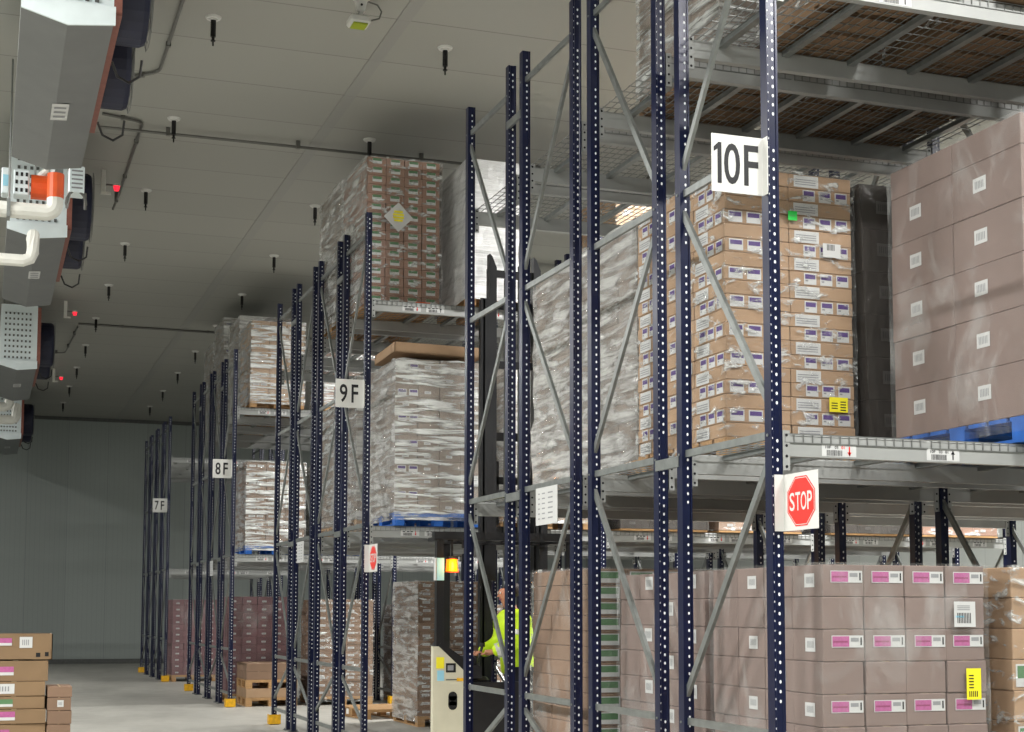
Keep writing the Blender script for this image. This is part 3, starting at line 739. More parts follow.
load(5.3, 25.0, 0, 1.0, 1.2, [L(.125, 2, 3, 'small2', None) for i in range(13)], 'brown_card', 'film_glint', 'brown carton pallet on the 8F floor, second from the aisle', amp=.01)
load(6.8, 25.0, 0, 1.0, 1.2, [L(.14, 3, 3, 'small2', None) for i in range(11)], 'grey_card', 'film_streak', 'grey wrapped pallet on the 8F floor in the second bay', amp=.02)
load(8.1, 25.0, 0, 1.0, 1.2, [L(.14, 3, 3, 'small2', None) for i in range(11)], 'brown_card', 'film_glint', 'brown carton pallet on the 8F floor, second from the aisle in the second bay', amp=.02)
# low wooden pallets with boxes in front of it
r0, z_ = load(4.15, 24.98, 0, .85, 1.0, [L(.15, 2, 3, None) for i in range(1)], 'tan_card', 'film_thin', 'lowest of the small wooden pallets before the maroon cartons, one box layer', amp=.004, skipfilm=True, name='box_pallet')
r0, z2 = load(4.15, 24.98, z_, .85, 1.0, [L(.135, 2, 3, None), L(.135, 2, 3)], 'brown_card', 'film_thin', 'topmost small wooden pallet with brown boxes before the maroon cartons', amp=.004, skipfilm=True, name='box_pallet')
# --- 7F row
load(4.03, 34.28, 0, 1.0, 1.2, [L(.14, 4, 3, 'smallwhite', None) for i in range(12)], 'maroon_card', 'film_thin', 'maroon wrapped carton pallet on the floor of the 7F rack', amp=.03)

# ------------------------------------------------------------------ bare pallet on the floor in the 8F aisle
wp = MB(); pallet_mb(wp, 1.0, 1.2, 'wood')
o = wp.build('wooden_pallet', None, (5.15, 21.35, 0)); o.rotation_euler = (0, 0, .12); tag(o, 'bare wooden pallet lying on the floor behind the 9F rack', 'pallet')
o.location = (5.3, 21.5, 0)
wp2 = MB(); pallet_mb(wp2, .85, 1.0, 'wood')

# ------------------------------------------------------------------ loose box stacks on the main aisle floor
pp = MB(); pallet_mb(pp, 1.15, 1.0, 'wood'); o = pp.build('wooden_pallet', None, (-.42, 13.0, 0)); tag(o, 'wooden pallet under the loose stack of open cartons at bottom left', 'pallet')
def loose(name, x0, x1, z0, z1, lab_, label, rot=0.0, open_=False, y=13.02, d=.42, card='loose_card'):
    w = x1 - x0; h = z1 - z0
    r = empty(name, (x0, y, z0), label, 'box', 'loose boxes stacked in the main aisle', rot)
    b = MB()
    if open_:
        tray(b, 0, w, 0, d, 0, h, card, .008)
        for a in (.0,): b.box(w - .16, w - .02, -.004, 0, .006, h * .42, card)
    else:
        b.box(0, w, 0, d, 0, h - .002, card, .004); b.box(w * .46, w * .54, 0, d, h - .002, h - .0005, 'tape')
    b.build('box_body', r)
    t = MB(); y_ = -.0055 if open_ else -.0015
    for (a, c, e, f, m) in lab_:
        t.quad((a, y_, e), (c, y_, e), (c, y_, f), (a, y_, f), m)
        if m in ('pink', 'green'): t.quad((a, y_ - .001, e), (c, y_ - .001, e), (c, y_ - .001, e + (f - e) * .35), (a, y_ - .001, e + (f - e) * .35), 'label')
        if m == 'label': bar_quads(t, a + (c - a) * .2, e + (f - e) * .25, (c - a) * .6, (f - e) * .5, y_ - .001, 'grey_ink', True, 4)
    if lab_: t.build('label', r, fix=False)
    return r
ZS = [.145, .27, .40, .53, .655, .775, .88, 1.0, 1.17]
spec = [
    (.0, .52, [(.05, .15, .03, .09, 'label')], 'brown box at the very bottom of the tall loose stack', 0, 0),
    (.0, .5, [(.05, .15, .03, .09, 'pink')], 'brown box second from the bottom of the tall loose stack', .02, 0),
    (.0, .51, [(.05, .15, .03, .09, 'label')], 'brown box third from the bottom of the tall loose stack', -.02, 0),
    (.0, .5, [(.1, .22, .02, .08, 'pink')], 'brown box with pink label fourth from the bottom of the tall loose stack', .015, 0),
    (.0, .5, [(.08, .26, .03, .1, 'pink')], 'brown box with wide pink label, middle of the tall loose stack', -.03, 0),
    (.0, .49, [(.1, .24, .02, .08, 'green')], 'brown box with green label in the tall loose stack', .02, 0),
    (.0, .49, [(.1, .25, .02, .1, 'label')], 'brown box with white label below the tall plain box', 0, 0),
    (.0, .51, [(.0, .24, .05, .12, 'pink')], 'taller brown box with pink label just under the open tray', 0, 0)]
for i, (a, w, lb, txt, rt, op) in enumerate(spec):
    loose('cardboard_box', .02 + a, .02 + a + w, ZS[i], ZS[i + 1] - .001, lb, txt + '', rt)
loose('cardboard_tray', .0, .56, 1.172, 1.385, [(.02, .24, .12, .18, 'pink'), (.3, .4, .1, .19, 'label'), (.43, .465, .025, .06, 'dark_hole'), (.50, .53, .03, .065, 'dark_hole')], 'open cardboard tray with pink and white labels on top of the tall loose stack', 0, True)
ZT = [.145, .28, .4, .525, .645, .755, .865, .955]
for i in range(7):
    loose('cardboard_box', .53, .725 - (.006 if i % 2 else 0), ZT[i], ZT[i + 1] - .001, [(.08, .13, .03, .085, 'label')] if i == 5 else [], ['lowest small brown box of the short stack beside the tall one', 'second small box up the short loose stack', 'third small box up the short loose stack', 'middle small box of the short loose stack', 'fifth small box up the short loose stack', 'small box with white label in the short loose stack', 'small plain box on top of the short loose stack'][i], (.0, .03, -.02, .02, -.03, .02, 0)[i], False, 13.03, .4, 'brown_card')

# ------------------------------------------------------------------ unit coolers hung from the ceiling
def cooler(Y0, Ln, label, end_full=False):
    r = empty('unit_cooler', (.14, Y0, 5.9), label, 'air cooler', 'ceiling unit coolers over the aisle')
    b = MB()
    # drip pan, a shallow trough with a lit white rim at its near end
    b.prism([(0, .10), (.33, 0), (.66, .05), (.66, .14), (0, .14)], .02, Ln, 'evap_grey'); b.build('drain_pan', r)
    e = MB(); e.prism([(0, .07), (.33, -.02), (.67, .02), (.67, .16), (0, .16)], 0, .02, 'evap_white'); e.build('pan_end', r)['label'] = 'white end plate of the pan'
    c = MB(); c.box(.03, .66, .06, Ln - .04, .14, 1.18, 'evap_white')
    for i in range(9):
        for k in range(7): c.box(.1 + k * .07, .13 + k * .07, .045, .06, .2 + i * .1, .235 + i * .1, 'galv_dark')
    c.build('casing', r)
    s = MB(); s.box(.66, .72, .06, min(Ln - .1, 3.0), .12, 1.15, 'copper'); s.build('coil_face', r)['label'] = 'brown finned coil face'
    n = 2
    for i in range(n):
        yc = .80 + i * 1.62
        if yc > Ln - .5: break
        f = MB(); R = .41; m = 28
        ring = []
        for (x, rr) in ((.72, R), (.92, R), (.96, R * .95), (.97, R * .86), (.74, R * .82)):
            ring.append([(x, yc + rr * math.cos(2 * PI * k / m), .60 + rr * math.sin(2 * PI * k / m)) for k in range(m)])
        vs = [p for g_ in ring for p in g_]
        fs = [(a * m + k, a * m + (k + 1) % m, (a + 1) * m + (k + 1) % m, (a + 1) * m + k) for a in range(4) for k in range(m)]
        f.add(vs, fs, 'fan_navy')
        fo = f.build('fan_shroud', r)
        w = MB()
        for rr in (.12, .2, .28, .36, .42):
            P = [(.985, yc + rr * math.cos(2 * PI * k / 20), .60 + rr * math.sin(2 * PI * k / 20)) for k in range(21)]
            w.path(P, .004, 'wire', 4)
        for k in range(6):
            w.tube((.985, yc, .6), (.985, yc + .44 * math.cos(k * PI / 3), .6 + .44 * math.sin(k * PI / 3)), .004, 'wire', 4)
        w.build('fan_grille', fo)
        h = MB(); h.tube((.78, yc, .6), (.92, yc, .6), .09, 'black', 12)
        for k in range(5):
            a = k * 2 * PI / 5
            pts = []
            for rr, da in ((.08, -.3), (.36, -.28), (.37, .28), (.08, .3)):
                pts.append((.87 + .05 * (1 if da > 0 else -1), yc + rr * math.cos(a + da), .6 + rr * math.sin(a + da)))
            h.add(pts, [(0, 1, 2, 3)], 'black')
        h.build('fan_blade_hub', fo)
        cb = MB(); cb.path([(.73, yc + .36, .16), (.78, yc + .42, .06), (.88, yc + .46, .03), (.96, yc + .42, .08), (.97, yc + .36, .2)], .012, 'black', 5); cb.build('cable', fo)
    h = MB()
    for y in (.3, Ln - .3):
        for x in (.08, .6): h.tube((x, y, 1.18), (x, y, CEIL - 5.9 - .001), .012, 'galv', 6)
    h.build('hanger_rod', r)
    lb = MB(); lb.quad((.30, 1.9, -.004), (.44, 1.9, .006), (.44, 2.35, .006), (.30, 2.35, -.004), 'label')
    for k in range(3): lb.quad((.32, 1.98 + k * .12, -.006), (.42, 1.98 + k * .12, .002), (.42, 2.03 + k * .12, .002), (.32, 2.03 + k * .12, -.006), 'grey_ink')
    lb.build('label', r, fix=False)
    return r
cooler(11.2, 3.95, 'large grey unit cooler nearest the camera, hung over the aisle')
cooler(17.95, 4.3, 'second unit cooler down the aisle, behind the white pipework')
cooler(28.1, 4.4, 'third unit cooler down the aisle with bright louvred end')
cooler(39.8, 4.2, 'farthest small unit cooler near the back wall')

def pipes(label, Y, X1, z, dz=0):
    r = empty('pipe_run', (0, Y, z), label, 'pipe')
    p = MB(); rr = .085
    el = [(X1 - .1 + .1 * math.sin(a), 0, .1 - .1 * math.cos(a)) for a in [k * PI / 12 for k in range(7)]]
    p.path([(-.5, 0, 0), (0, 0, 0), (X1 - .12, 0, 0)] + el + [(X1, 0, .2)], rr, 'pipe_wrap', 12); p.build('insulated_pipe', r)
    j = MB(); j.tube((X1, 0, .16), (X1, 0, .42), rr * 1.02, 'orange', 14)
    j.build('orange_jacket', r)['label'] = 'orange pipe section'
    q = MB(); q.path([(X1, 0, .42), (X1, 0, .6), (X1 - .06, 0, .72), (X1 - .2, -.3, .74), (X1 - .2, -.9, .74)], rr * .9, 'galv', 10); q.build('bare_pipe', r)
    s = MB()
    for x in (-.1, .12): s.box(x, x + .035, -.095, .095, -.095, .095, 'galv')
    for x in (-.1, .12): s.tube((x + .017, 0, .09), (x + .017, 0, CEIL - z - .001), .01, 'galv', 6)
    s.build('pipe_hanger', r)
    return r
pr = pipes('thick white insulated pipe with orange upright section between the first two coolers', 16.2, .60, 5.74)
v = empty('valve_group', (0, 16.35, 5.95), 'white valve boxes with orange body behind the white pipe', 'valve')
b = MB(); b.box(-.1, .02, 0, .2, 0, .26, 'galv_dark', .01); b.box(.06, .16, 0, .2, 0, .28, 'evap_white', .01); b.box(.075, .145, -.006, .0, .08, .2, 'sticker_blue'); b.build('control_box', v)
b = MB(); b.box(.18, .34, 0, .2, 0, .27, 'evap_white', .01)
for i in range(3):
    for k in range(3): b.box(.2 + k * .05, .225 + k * .05, -.005, 0, .03 + i * .085, .07 + i * .085, 'black')
b.build('terminal_box', v)
b = MB(); b.tube((.36, .1, .12), (.52, .1, .12), .13, 'orange', 14); b.build('valve_body', v)
b = MB(); b.path([(.45, .1, .24), (.52, .05, .3), (.6, .0, .36), (.62, 0, .5)], .04, 'pipe_wrap', 10); b.build('elbow_pipe', v)
b = MB()
for x in (-.05, .4): b.tube((x, .1, .2), (x, .1, CEIL - 5.951), .01, 'galv', 6)
b.build('hanger_rod', v)
e = empty('hanging_junction_box', (.70, 15.95, 5.92), 'white louvred junction box with looped cable beside the orange pipe', 'junction box')
b = MB(); b.box(.02, .18, 0, .25, 0, .28, 'evap_white', .01)
for k in range(5): b.box(.05, .16, -.006, 0, .04 + k * .045, .055 + k * .045, 'grey_ink')
b.build('box_body', e)
b = MB(); b.path([(.04, .02, 0)] + [(.1 + .1 * math.cos(a), .02, -.12 + .14 * math.sin(a)) for a in [PI - k * PI / 8 for k in range(-1, 10)]] + [(.19, .02, .0)], .014, 'conduit', 6)
b.tube((.1, .12, .28), (.1, .12, CEIL - 5.921), .01, 'galv', 6); b.build('looped_cable', e)
def small_pipe(label, Y, X1, z, k=1.0):
    r = empty('pipe_run', (0, Y, z), label, 'pipe')
    p = MB(); p.path([(-.5, 0, 0), (0, 0, 0), (X1 - .1, 0, 0), (X1 - .03, 0, .03), (X1, 0, .1), (X1, 0, .3), (X1, .4, .34)], .07 * k, 'pipe_wrap', 10); p.build('insulated_pipe', r)
    q = MB(); q.tube((-.2, 0, .05), (-.2, 0, CEIL - z - .001), .01, 'galv', 6); q.build('hanger_rod', r)
small_pipe('white insulated pipe bending up just before the second cooler', 17.4, .42, 5.48)
small_pipe('upper small white pipe under the third cooler end', 36.0, .45, 6.22, 1.6)
small_pipe('lower small white pipe under the third cooler end', 36.6, .62, 6.0, 1.6)

# ------------------------------------------------------------------ ceiling fittings
def sprinkler_proto():
    r = empty('sprinkler_head', (0, 0, 0))
    b = MB(); b.tube((0, 0, -.001), (0, 0, -.02), .08, 'white', 16, .07); b.tube((0, 0, -.02), (0, 0, -.035), .045, 'white', 12); b.build('ceiling_plate', r)
    b = MB(); b.tube((0, 0, -.035), (0, 0, -.2), .027, 'black', 10); b.tube((0, 0, -.2), (0, 0, -.235), .014, 'black', 8); b.tube((0, 0, -.235), (0, 0, -.245), .024, 'black', 10); b.tube((0, 0, -.245), (0, 0, -.29), .008, 'black', 6); b.build('drop_pipe', r)
    return r
sproot = None
YS = [14.36 + 3.2 * i for i in range(10)]
rowtxt = ['first', 'second', 'third', 'fourth', 'fifth', 'sixth', 'seventh', 'eighth', 'ninth', 'tenth']
for gi, X in enumerate((1.96, 4.32)):
    for i, y in enumerate(YS):
        if sproot is None: sproot = r = sprinkler_proto()
        else: r = copy_tree(sproot)
        r.location = (X, y, CEIL)
        tag(r, 'black sprinkler drop with white ceiling plate, %s from the camera in the %s line' % (rowtxt[i], ('aisle', 'rack-side')[gi]), 'sprinkler', 'sprinkler drops in the ceiling')
def conduit(pts, label, r=.014, tees=()):
    b = MB(); P = []
    for i, p in enumerate(pts):
        if 0 < i < len(pts) - 1:
            a = Vector(pts[i - 1]); c = Vector(pts[i + 1]); p = Vector(p)
            for t in (0, .25, .5, .75, 1):
                q0 = p + (a - p).normalized() * .12 * (1 - t) ; q1 = p + (c - p).normalized() * .12 * t
                P.append(q0 * (1 - t) + q1 * t + p * 0 if False else (p + (a - p).normalized() * .12 * (1 - t) ** 2 + (c - p).normalized() * .12 * t ** 2))
        else: P.append(Vector(p))
    b.path(P, r, 'conduit', 8)
    for a_, c_ in zip(pts[:-1], pts[1:]):
        a_, c_ = Vector(a_), Vector(c_); m_ = max(1, int((c_ - a_).length / 1.5))
        for q_ in range(m_):
            p_ = a_.lerp(c_, (q_ + .5) / m_); b.box(p_.x - .025, p_.x + .025, p_.y - .025, p_.y + .025, p_.z - r - .004, CEIL - .001, 'conduit')
    o = b.build('ceiling_conduit', None); tag(o, label, 'conduit'); return o
zc = CEIL - .026
conduit([(1.62, 6.0, zc), (1.62, 16.0, zc), (1.3, 16.3, zc)], 'thin grey conduit running lengthwise and hooking towards the first cooler', .018)
conduit([(1.15, 17.6, zc), (1.62, 17.75, zc), (1.62, 20.9, zc), (1.55, 21.1, zc - .2)], 'short bent grey conduit leading to the red-lit sensor', .018)
conduit([(1.15, 17.95, CEIL - .075), (9.0, 17.85, CEIL - .075)], 'long grey conduit crossing the ceiling above the tower', .018)
conduit([(1.66, 31.0, zc), (12.0, 31.1, zc)], 'far grey conduit crossing the ceiling above the 8F rack', .022)
conduit([(1.66, 31.2, CEIL - .06), (1.58, 34.4, CEIL - .06), (1.2, 34.6, CEIL - .06)], 'small bent grey conduit by the third cooler')
def sensor(x, y, label):
    r = empty('ceiling_sensor', (x, y, CEIL), label, 'sensor')
    b = MB(); b.box(-.03, .03, -.04, .04, -.30, -.001, 'pipe_wrap'); b.box(-.03, .1, -.02, .02, -.32, -.29, 'pipe_wrap'); b.build('bracket', r)
    b = MB(); b.tube((.17, 0, -.2), (.17, 0, -.26), .045, 'red_led', 12, .03); b.build('red_lamp', r)['label'] = 'glowing red lamp'
    b = MB(); b.tube((.0, 0, -.19), (.15, 0, -.19), .012, 'conduit', 6); b.tube((.17, 0, -.18), (.17, 0, -.2), .05, 'pipe_wrap', 12); b.build('lamp_arm', r)
sensor(1.34, 20.0, 'white bracketed sensor with red lamp, nearest of three on the ceiling')
sensor(1.31, 28.9, 'white bracketed sensor with red lamp, beside the third cooler')
sensor(1.46, 37.2, 'farthest small bracketed sensor with red lamp near the back wall')
el = empty('ceiling_camera', (3.2, 13.4, CEIL), 'white ceiling camera with yellow-green lens and cable loop', 'camera')
b = MB(); b.tube((0, 0, -.001), (0, 0, -.025), .085, 'white', 16); b.build('mount_plate', el)
b = MB(); b.prism([(-.06, -.025), (.06, -.025), (.035, -.15), (-.035, -.15)], -.03, .03, 'white'); b.tube((0, -.031, -.09), (0, -.036, -.09), .012, 'black', 8); b.build('bracket', el)
b = MB(); b.box(-.11, .09, -.06, .14, -.27, -.19, 'white', .02); b.tube((0, 0, -.15), (0, 0, -.19), .02, 'white', 8); b.build('camera_body', el)
b = MB(); b.box(-.08, .06, -.05, .1, -.285, -.268, 'lime', .005); b.build('lens_cover', el)['label'] = 'yellow-green lens cover'
b = MB(); b.path([(.07, 0, -.04), (.16, 0, -.06), (.2, 0, -.12), (.18, 0, -.19), (.1, 0, -.22)], .008, 'conduit', 6); b.build('cable', el)

# ------------------------------------------------------------------ reach truck
TX, TY = 4.17, 14.15
t = empty('reach_truck', (TX, TY, 0), 'cream and black reach truck with lit amber beacon in the truck aisle', 'forklift truck')
b = MB()
b.prism([(0, .10), (.0, 1.235), (.06, 1.235), (.37, .95), (.37, .10)], 0, .08, 'cream'); b.prism([(0.02, .10), (.02, 1.2), (.12, 1.2), (.12, .1)], .08, .14, 'cream')
b.build('rear_cover', t)['label'] = 'cream rear cover panel'
b = MB(); b.box(.35, 1.5, .09, .95, .05, .10, 'truck_black', .01); b.box(1.28, 1.5, .0, .95, .10, 1.0, 'truck_black', .03); b.box(.375, 1.28, .0, .03, .10, .88, 'truck_black'); b.box(.36, .62, .1, .95, .1, .93, 'truck_black', .03); b.build('chassis', t)
b = MB(); b.prism([(.05, 1.24), (.40, .92), (.50, .92), (.50, 1.04), (.40, 1.06), (.08, 1.275)], -.004, .25, 'truck_black'); b.box(.3, .5, .1, .3, 1.04, 1.14, 'truck_black', .02); b.tube((.55, .3, 1.05), (.6, .3, 1.22), .015, 'black', 8); b.tube((.6, .3, 1.22), (.6, .3, 1.26), .03, 'black', 10); b.build('console', t)
b = MB(); b.box(.03, .11, -.004, 0, 1.02, 1.13, 'yellow'); b.box(.04, .11, -.004, 0, .9, 1.0, 'sticker_blue'); b.box(.13, .23, -.004, 0, .98, 1.07, 'dark_hole'); b.box(.145, .205, -.006, -.003, 1.0, 1.05, 'grey_ink')
b.build('sticker_panel', t)
b = MB(); b.tube((.2, -.004, .66), (.2, .01, .66), .045, 'dark_hole', 12); b.tube((.2, -.004, .75), (.2, .01, .75), .045, 'dark_hole', 12); b.box(.155, .245, -.004, .01, .66, .75, 'dark_hole'); b.build('vent_slot', t)
b = MB(); b.box(.13, .33, -.004, 0, .905, .915, 'galv_dark'); b.box(.24, .31, -.005, 0, .895, .925, 'guard_yellow'); b.build('badge', t)
b = MB()
b.box(.03, .10, .0, .07, 1.235, 2.28, 'truck_black'); b.box(1.42, 1.49, .0, .07, .98, 2.28, 'truck_black'); b.box(.36, .43, .86, .93, .9, 2.28, 'truck_black'); b.box(1.42, 1.49, .86, .93, .98, 2.28, 'truck_black')
b.box(.0, 1.52, -.02, .07, 2.28, 2.36, 'truck_black'); b.box(.34, 1.52, .86, .95, 2.28, 2.36, 'truck_black'); b.prism([(0, 0), (.08, 0), (.42, .86), (.34, .86)], 2.28, 2.36, 'truck_black', 'z'); b.box(1.44, 1.52, 0, .9, 2.28, 2.36, 'truck_black')
for k in range(8): b.box(.2 + k * .16, .24 + k * .16, .02, .9, 2.3, 2.34, 'truck_black')
b.box(.30, .34, .0, .04, 2.2, 2.28, 'truck_black')
b.build('overhead_guard', t)
b = MB(); b.box(.025, .105, -.004, .0, 1.88, 2.10, 'sticker_blue'); b.box(.02, .03, -.004, .07, 1.88, 2.1, 'label'); b.build('pillar_sticker', t)['label'] = 'pale blue sticker'
be = MB(); be.tube((.20, .05, 1.97), (.20, .05, 2.09), .062, 'amber', 16, .055); be.tube((.20, .05, 1.96), (.20, .05, 1.97), .075, 'orange', 16); bo = be.build('beacon', t); bo['label'] = 'glowing amber beacon'
bb = MB(); bb.tube((.20, .05, 2.09), (.20, .05, 2.12), .065, 'black', 14); bb.box(.19, .21, .04, .06, 2.12, 2.29, 'black'); bb.build('beacon_mount', t)
# mast: two nested channel pairs, cross members, chains and a carriage with forks
b = MB(); MY = 1.02
for x in (.86, 1.50):
    b.box(x - .02, x + .08, MY, MY + .16, .05, 4.95, 'truck_black'); b.box(x - .05, x, MY, MY + .02, .05, 4.95, 'truck_black')
for z in (.3, 1.4, 2.4, 3.42, 4.86): b.box(.86, 1.55, MY + .12, MY + .16, z, z + .09, 'truck_black')
b.build('outer_mast', t)
b = MB()
for x in (.92, 1.43):
    b.box(x, x + .08, MY + .02, MY + .14, 1.9, 5.3, 'truck_black'); b.prism([(x, 5.3), (x + .08, 5.3), (x + .03, 5.42), (x, 5.45)], MY + .02, MY + .12, 'truck_black')
for z in (2.8, 4.2, 5.2): b.box(.95, 1.48, MY + .05, MY + .09, z, z + .08, 'truck_black')
b.build('inner_mast', t)
b = MB()
for x in (1.12, 1.28): b.tube((x, MY + .1, 1.9), (x, MY + .1, 5.35), .012, 'galv_dark', 6)
b.tube((1.2, MY + .1, .3), (1.2, MY + .1, 3.4), .035, 'galv', 10); b.build('lift_chain', t)
b = MB(); b.box(.95, 1.45, MY + .17, MY + .2, 2.62, 2.7, 'truck_black'); b.box(.95, 1.45, MY + .17, MY + .2, 2.95, 3.03, 'truck_black')
for x in (1.0, 1.34): b.box(x, x + .08, MY + .17, MY + .2, 2.5, 3.2, 'truck_black')
b.build('fork_carriage', t)
b = MB()
for x in (.05, 1.42): b.box(x, x + .1, .9, 1.42, .04, .16, 'truck_black', .01)
b.build('straddle_leg', t)
for (x, y) in ((.08, 1.36), (1.44, 1.36), (.35, .3), (1.2, .3)):
    w = MB(); w.tube((x, y, .07), (x + .07, y, .07), .07, 'black', 16); w.build('wheel', t)

# ------------------------------------------------------------------ operator
def body(name, chain, parent, mname, sub=2):
    """chain: list of (name, parent index, (x,y,z), radius); skinned smooth surface"""
    me = bpy.data.meshes.new(name)
    me.from_pydata([c[1] for c in chain], [(c[0], i) for i, c in enumerate(chain) if c[0] is not None], [])
    o = bpy.data.objects.new(name, me); col.objects.link(o)
    sk = o.modifiers.new('s', 'SKIN'); sk.use_smooth_shade = True
    lay = me.skin_vertices[0] if me.skin_vertices else None
    if lay is None:
        bpy.context.view_layer.objects.active = o
    for i, c in enumerate(chain):
        rr = c[2] if isinstance(c[2], tuple) else (c[2], c[2])
        me.skin_vertices[0].data[i].radius = rr
        me.skin_vertices[0].data[i].use_root = (c[0] is None)
    ss = o.modifiers.new('d', 'SUBSURF'); ss.levels = sub; ss.render_levels = sub
    dg = bpy.context.evaluated_depsgraph_get(); m2 = bpy.data.meshes.new_from_object(o.evaluated_get(dg))
    m2.materials.clear(); m2.materials.append(MATS[mname])
    for p in m2.polygons: p.use_smooth = True
    bpy.data.objects.remove(o); bpy.data.meshes.remove(me); m2.name = name
    n = inst(name, m2, parent); return n
# pose: standing on the truck platform facing -X, forearms forward on the console
px, py, pz = 5.17, 14.46, .11
P = empty('person', (px, py, pz), 'person in lime hi-vis jacket and dark trousers operating the reach truck', 'person')
# the figure faces -X: forward f = -X, left side = -Y (towards the camera)
def V(f, s, z): return (-f, -s, z)      # f forward, s towards the camera side
skin_chain = [
 (None, V(0, 0, .92), (.085, .07)),     # 0 pelvis
 (0, V(.02, 0, 1.10), (.10, .08)),     # 1
 (1, V(.05, 0, 1.30), (.11, .08)),   # 2 chest
 (2, V(.07, 0, 1.43), (.09, .07)),     # 3
 (3, V(.09, 0, 1.50), (.058, .058)),   # 4 neck
 (4, V(.12, 0, 1.57), (.072, .072)),   # 5 jaw
 (5, V(.14, 0, 1.64), (.088, .098)),   # 6 head
 (6, V(.13, 0, 1.71), (.082, .092)),   # 7 crown
 (0, V(.01, .10, .84), (.06, .06)),  # 8 hip near
 (8, V(.04, .11, .46), (.058, .058)),  # 9 knee
 (9, V(.0, .11, .08), (.04, .04)),     # 10 ankle
 (10, V(.14, .12, .03), (.036, .028)), # 11 toe
 (0, V(.01, -.10, .84), (.06, .06)),
 (12, V(.06, -.11, .46), (.058, .058)),
 (13, V(.02, -.11, .08), (.04, .04)),
 (14, V(.16, -.12, .03), (.036, .028)),
 (3, V(.07, .17, 1.40), (.04, .04)), # 16 shoulder near
 (16, V(.12, .24, 1.14), (.034, .034)),# 17 elbow
 (17, V(.36, .18, 1.06), (.030, .028)),# 18 wrist
 (18, V(.43, .17, 1.055), (.034, .018)),# 19 palm
 (3, V(.07, -.17, 1.40), (.04, .04)),
 (20, V(.14, -.24, 1.14), (.034, .034)),
 (21, V(.37, -.16, 1.04), (.030, .028)),
 (22, V(.44, -.15, 1.035), (.034, .018)),
]
bd = body('body', skin_chain, P, 'skin')
for s_, base in ((1, V(.46, .17, 1.055)), (-1, V(.47, -.15, 1.035))):
    bx_, by_, bz_ = base
    for k, (off, ln) in enumerate(((-.028, .068), (-.010, .078), (.009, .074), (.026, .058))):
        body('finger', [(None, (bx_, by_ + off, bz_), .0085), (0, (bx_ - ln * .5, by_ + off, bz_ + .008), .0085), (1, (bx_ - ln * .85, by_ + off, bz_ - .012), .0075), (2, (bx_ - ln * .95, by_ + off, bz_ - .03), .0065)], bd, 'skin', 1)
    body('thumb', [(None, (bx_ + .05, by_ - s_ * .02, bz_), .011), (0, (bx_ + .01, by_ - s_ * .055, bz_ - .005), .0095), (1, (bx_ - .025, by_ - s_ * .05, bz_ - .02), .008)], bd, 'skin', 1)
jk = [
 (None, V(.0, 0, .80), (.20, .165)),
 (0, V(.0, 0, .90), (.205, .165)),
 (1, V(.02, 0, 1.06), (.20, .16)),
 (2, V(.05, 0, 1.28), (.205, .16)),
 (3, V(.07, 0, 1.41), (.15, .12)),
 (4, V(.09, 0, 1.50), (.10, .10)),
 (4, V(.07, .19, 1.39), (.10, .10)),
 (6, V(.12, .245, 1.14), (.085, .085)),
 (7, V(.36, .185, 1.062), (.072, .07)),
 (4, V(.07, -.19, 1.39), (.10, .10)),
 (9, V(.14, -.245, 1.14), (.085, .085)),
 (10, V(.37, -.165, 1.042), (.072, .07))]
body('jacket', jk, P, 'hi_vis')
tr_ = [(None, V(0, 0, .93), (.16, .135)),
 (0, V(.01, .10, .82), (.105, .10)), (1, V(.04, .115, .46), (.08, .08)), (2, V(.0, .11, .10), (.065, .068)),
 (0, V(.01, -.10, .82), (.105, .10)), (4, V(.06, -.115, .46), (.08, .08)), (5, V(.02, -.11, .10), (.065, .068))]
body('trousers', tr_, P, 'trousers')
for s_, f0 in ((1, 0), (-1, .02)):
    body('boot', [(None, V(f0 - .03, .11 * s_, .045), (.05, .045)), (0, V(f0 + .06, .115 * s_, .042), (.048, .04)), (1, V(f0 + .17, .12 * s_, .036), (.044, .034))], P, 'black', 2)
def band(c, axis, R, w, name='reflective_band', ry=None):
    b = MB(); A = Vector(axis).normalized(); C = Vector(c); U = A.orthogonal().normalized(); W_ = A.cross(U); n = 20
    vs = []
    for q in (-w / 2, w / 2):
        for k in range(n):
            a = 2 * PI * k / n; vs.append(C + A * q + (U * math.cos(a) * R + W_ * math.sin(a) * (ry or R)))
    b.add(vs, [(k, (k + 1) % n, n + (k + 1) % n, n + k) for k in range(n)], 'reflective'); return b.build(name, P)
A_, B_ = Vector(V(.12, .245, 1.14)), Vector(V(.33, .185, 1.065))
band(A_.lerp(B_, .35), B_ - A_, .081, .05); band(A_.lerp(B_, .8), B_ - A_, .075, .05)
A_, B_ = Vector(V(.07, .19, 1.39)), Vector(V(.12, .245, 1.14)); band(A_.lerp(B_, .6), B_ - A_, .094, .05)
hair = [(None, V(.105, 0, 1.755), (.112, .118)), (0, V(.075, 0, 1.66), (.10, .105)), (1, V(.07, 0, 1.60), (.08, .085))]
body('hair', hair, P, 'hair')
b = MB()
hx = -(.14 + .082)
for s_ in (-1, 1):
    b.tube((hx + .012, s_ * .032, 1.655), (hx - .001, s_ * .032, 1.655), .011, 'white', 8); b.tube((hx - .001, s_ * .032, 1.655), (hx - .003, s_ * .032, 1.655), .005, 'ink', 6)
b.build('eye', P)
b = MB(); b.add([(hx + .01, -.012, 1.615), (hx + .01, .012, 1.615), (hx - .022, 0, 1.613), (hx + .008, 0, 1.655)], [(0, 1, 2), (0, 2, 3), (1, 3, 2), (0, 3, 1)], 'skin'); b.build('nose', P)
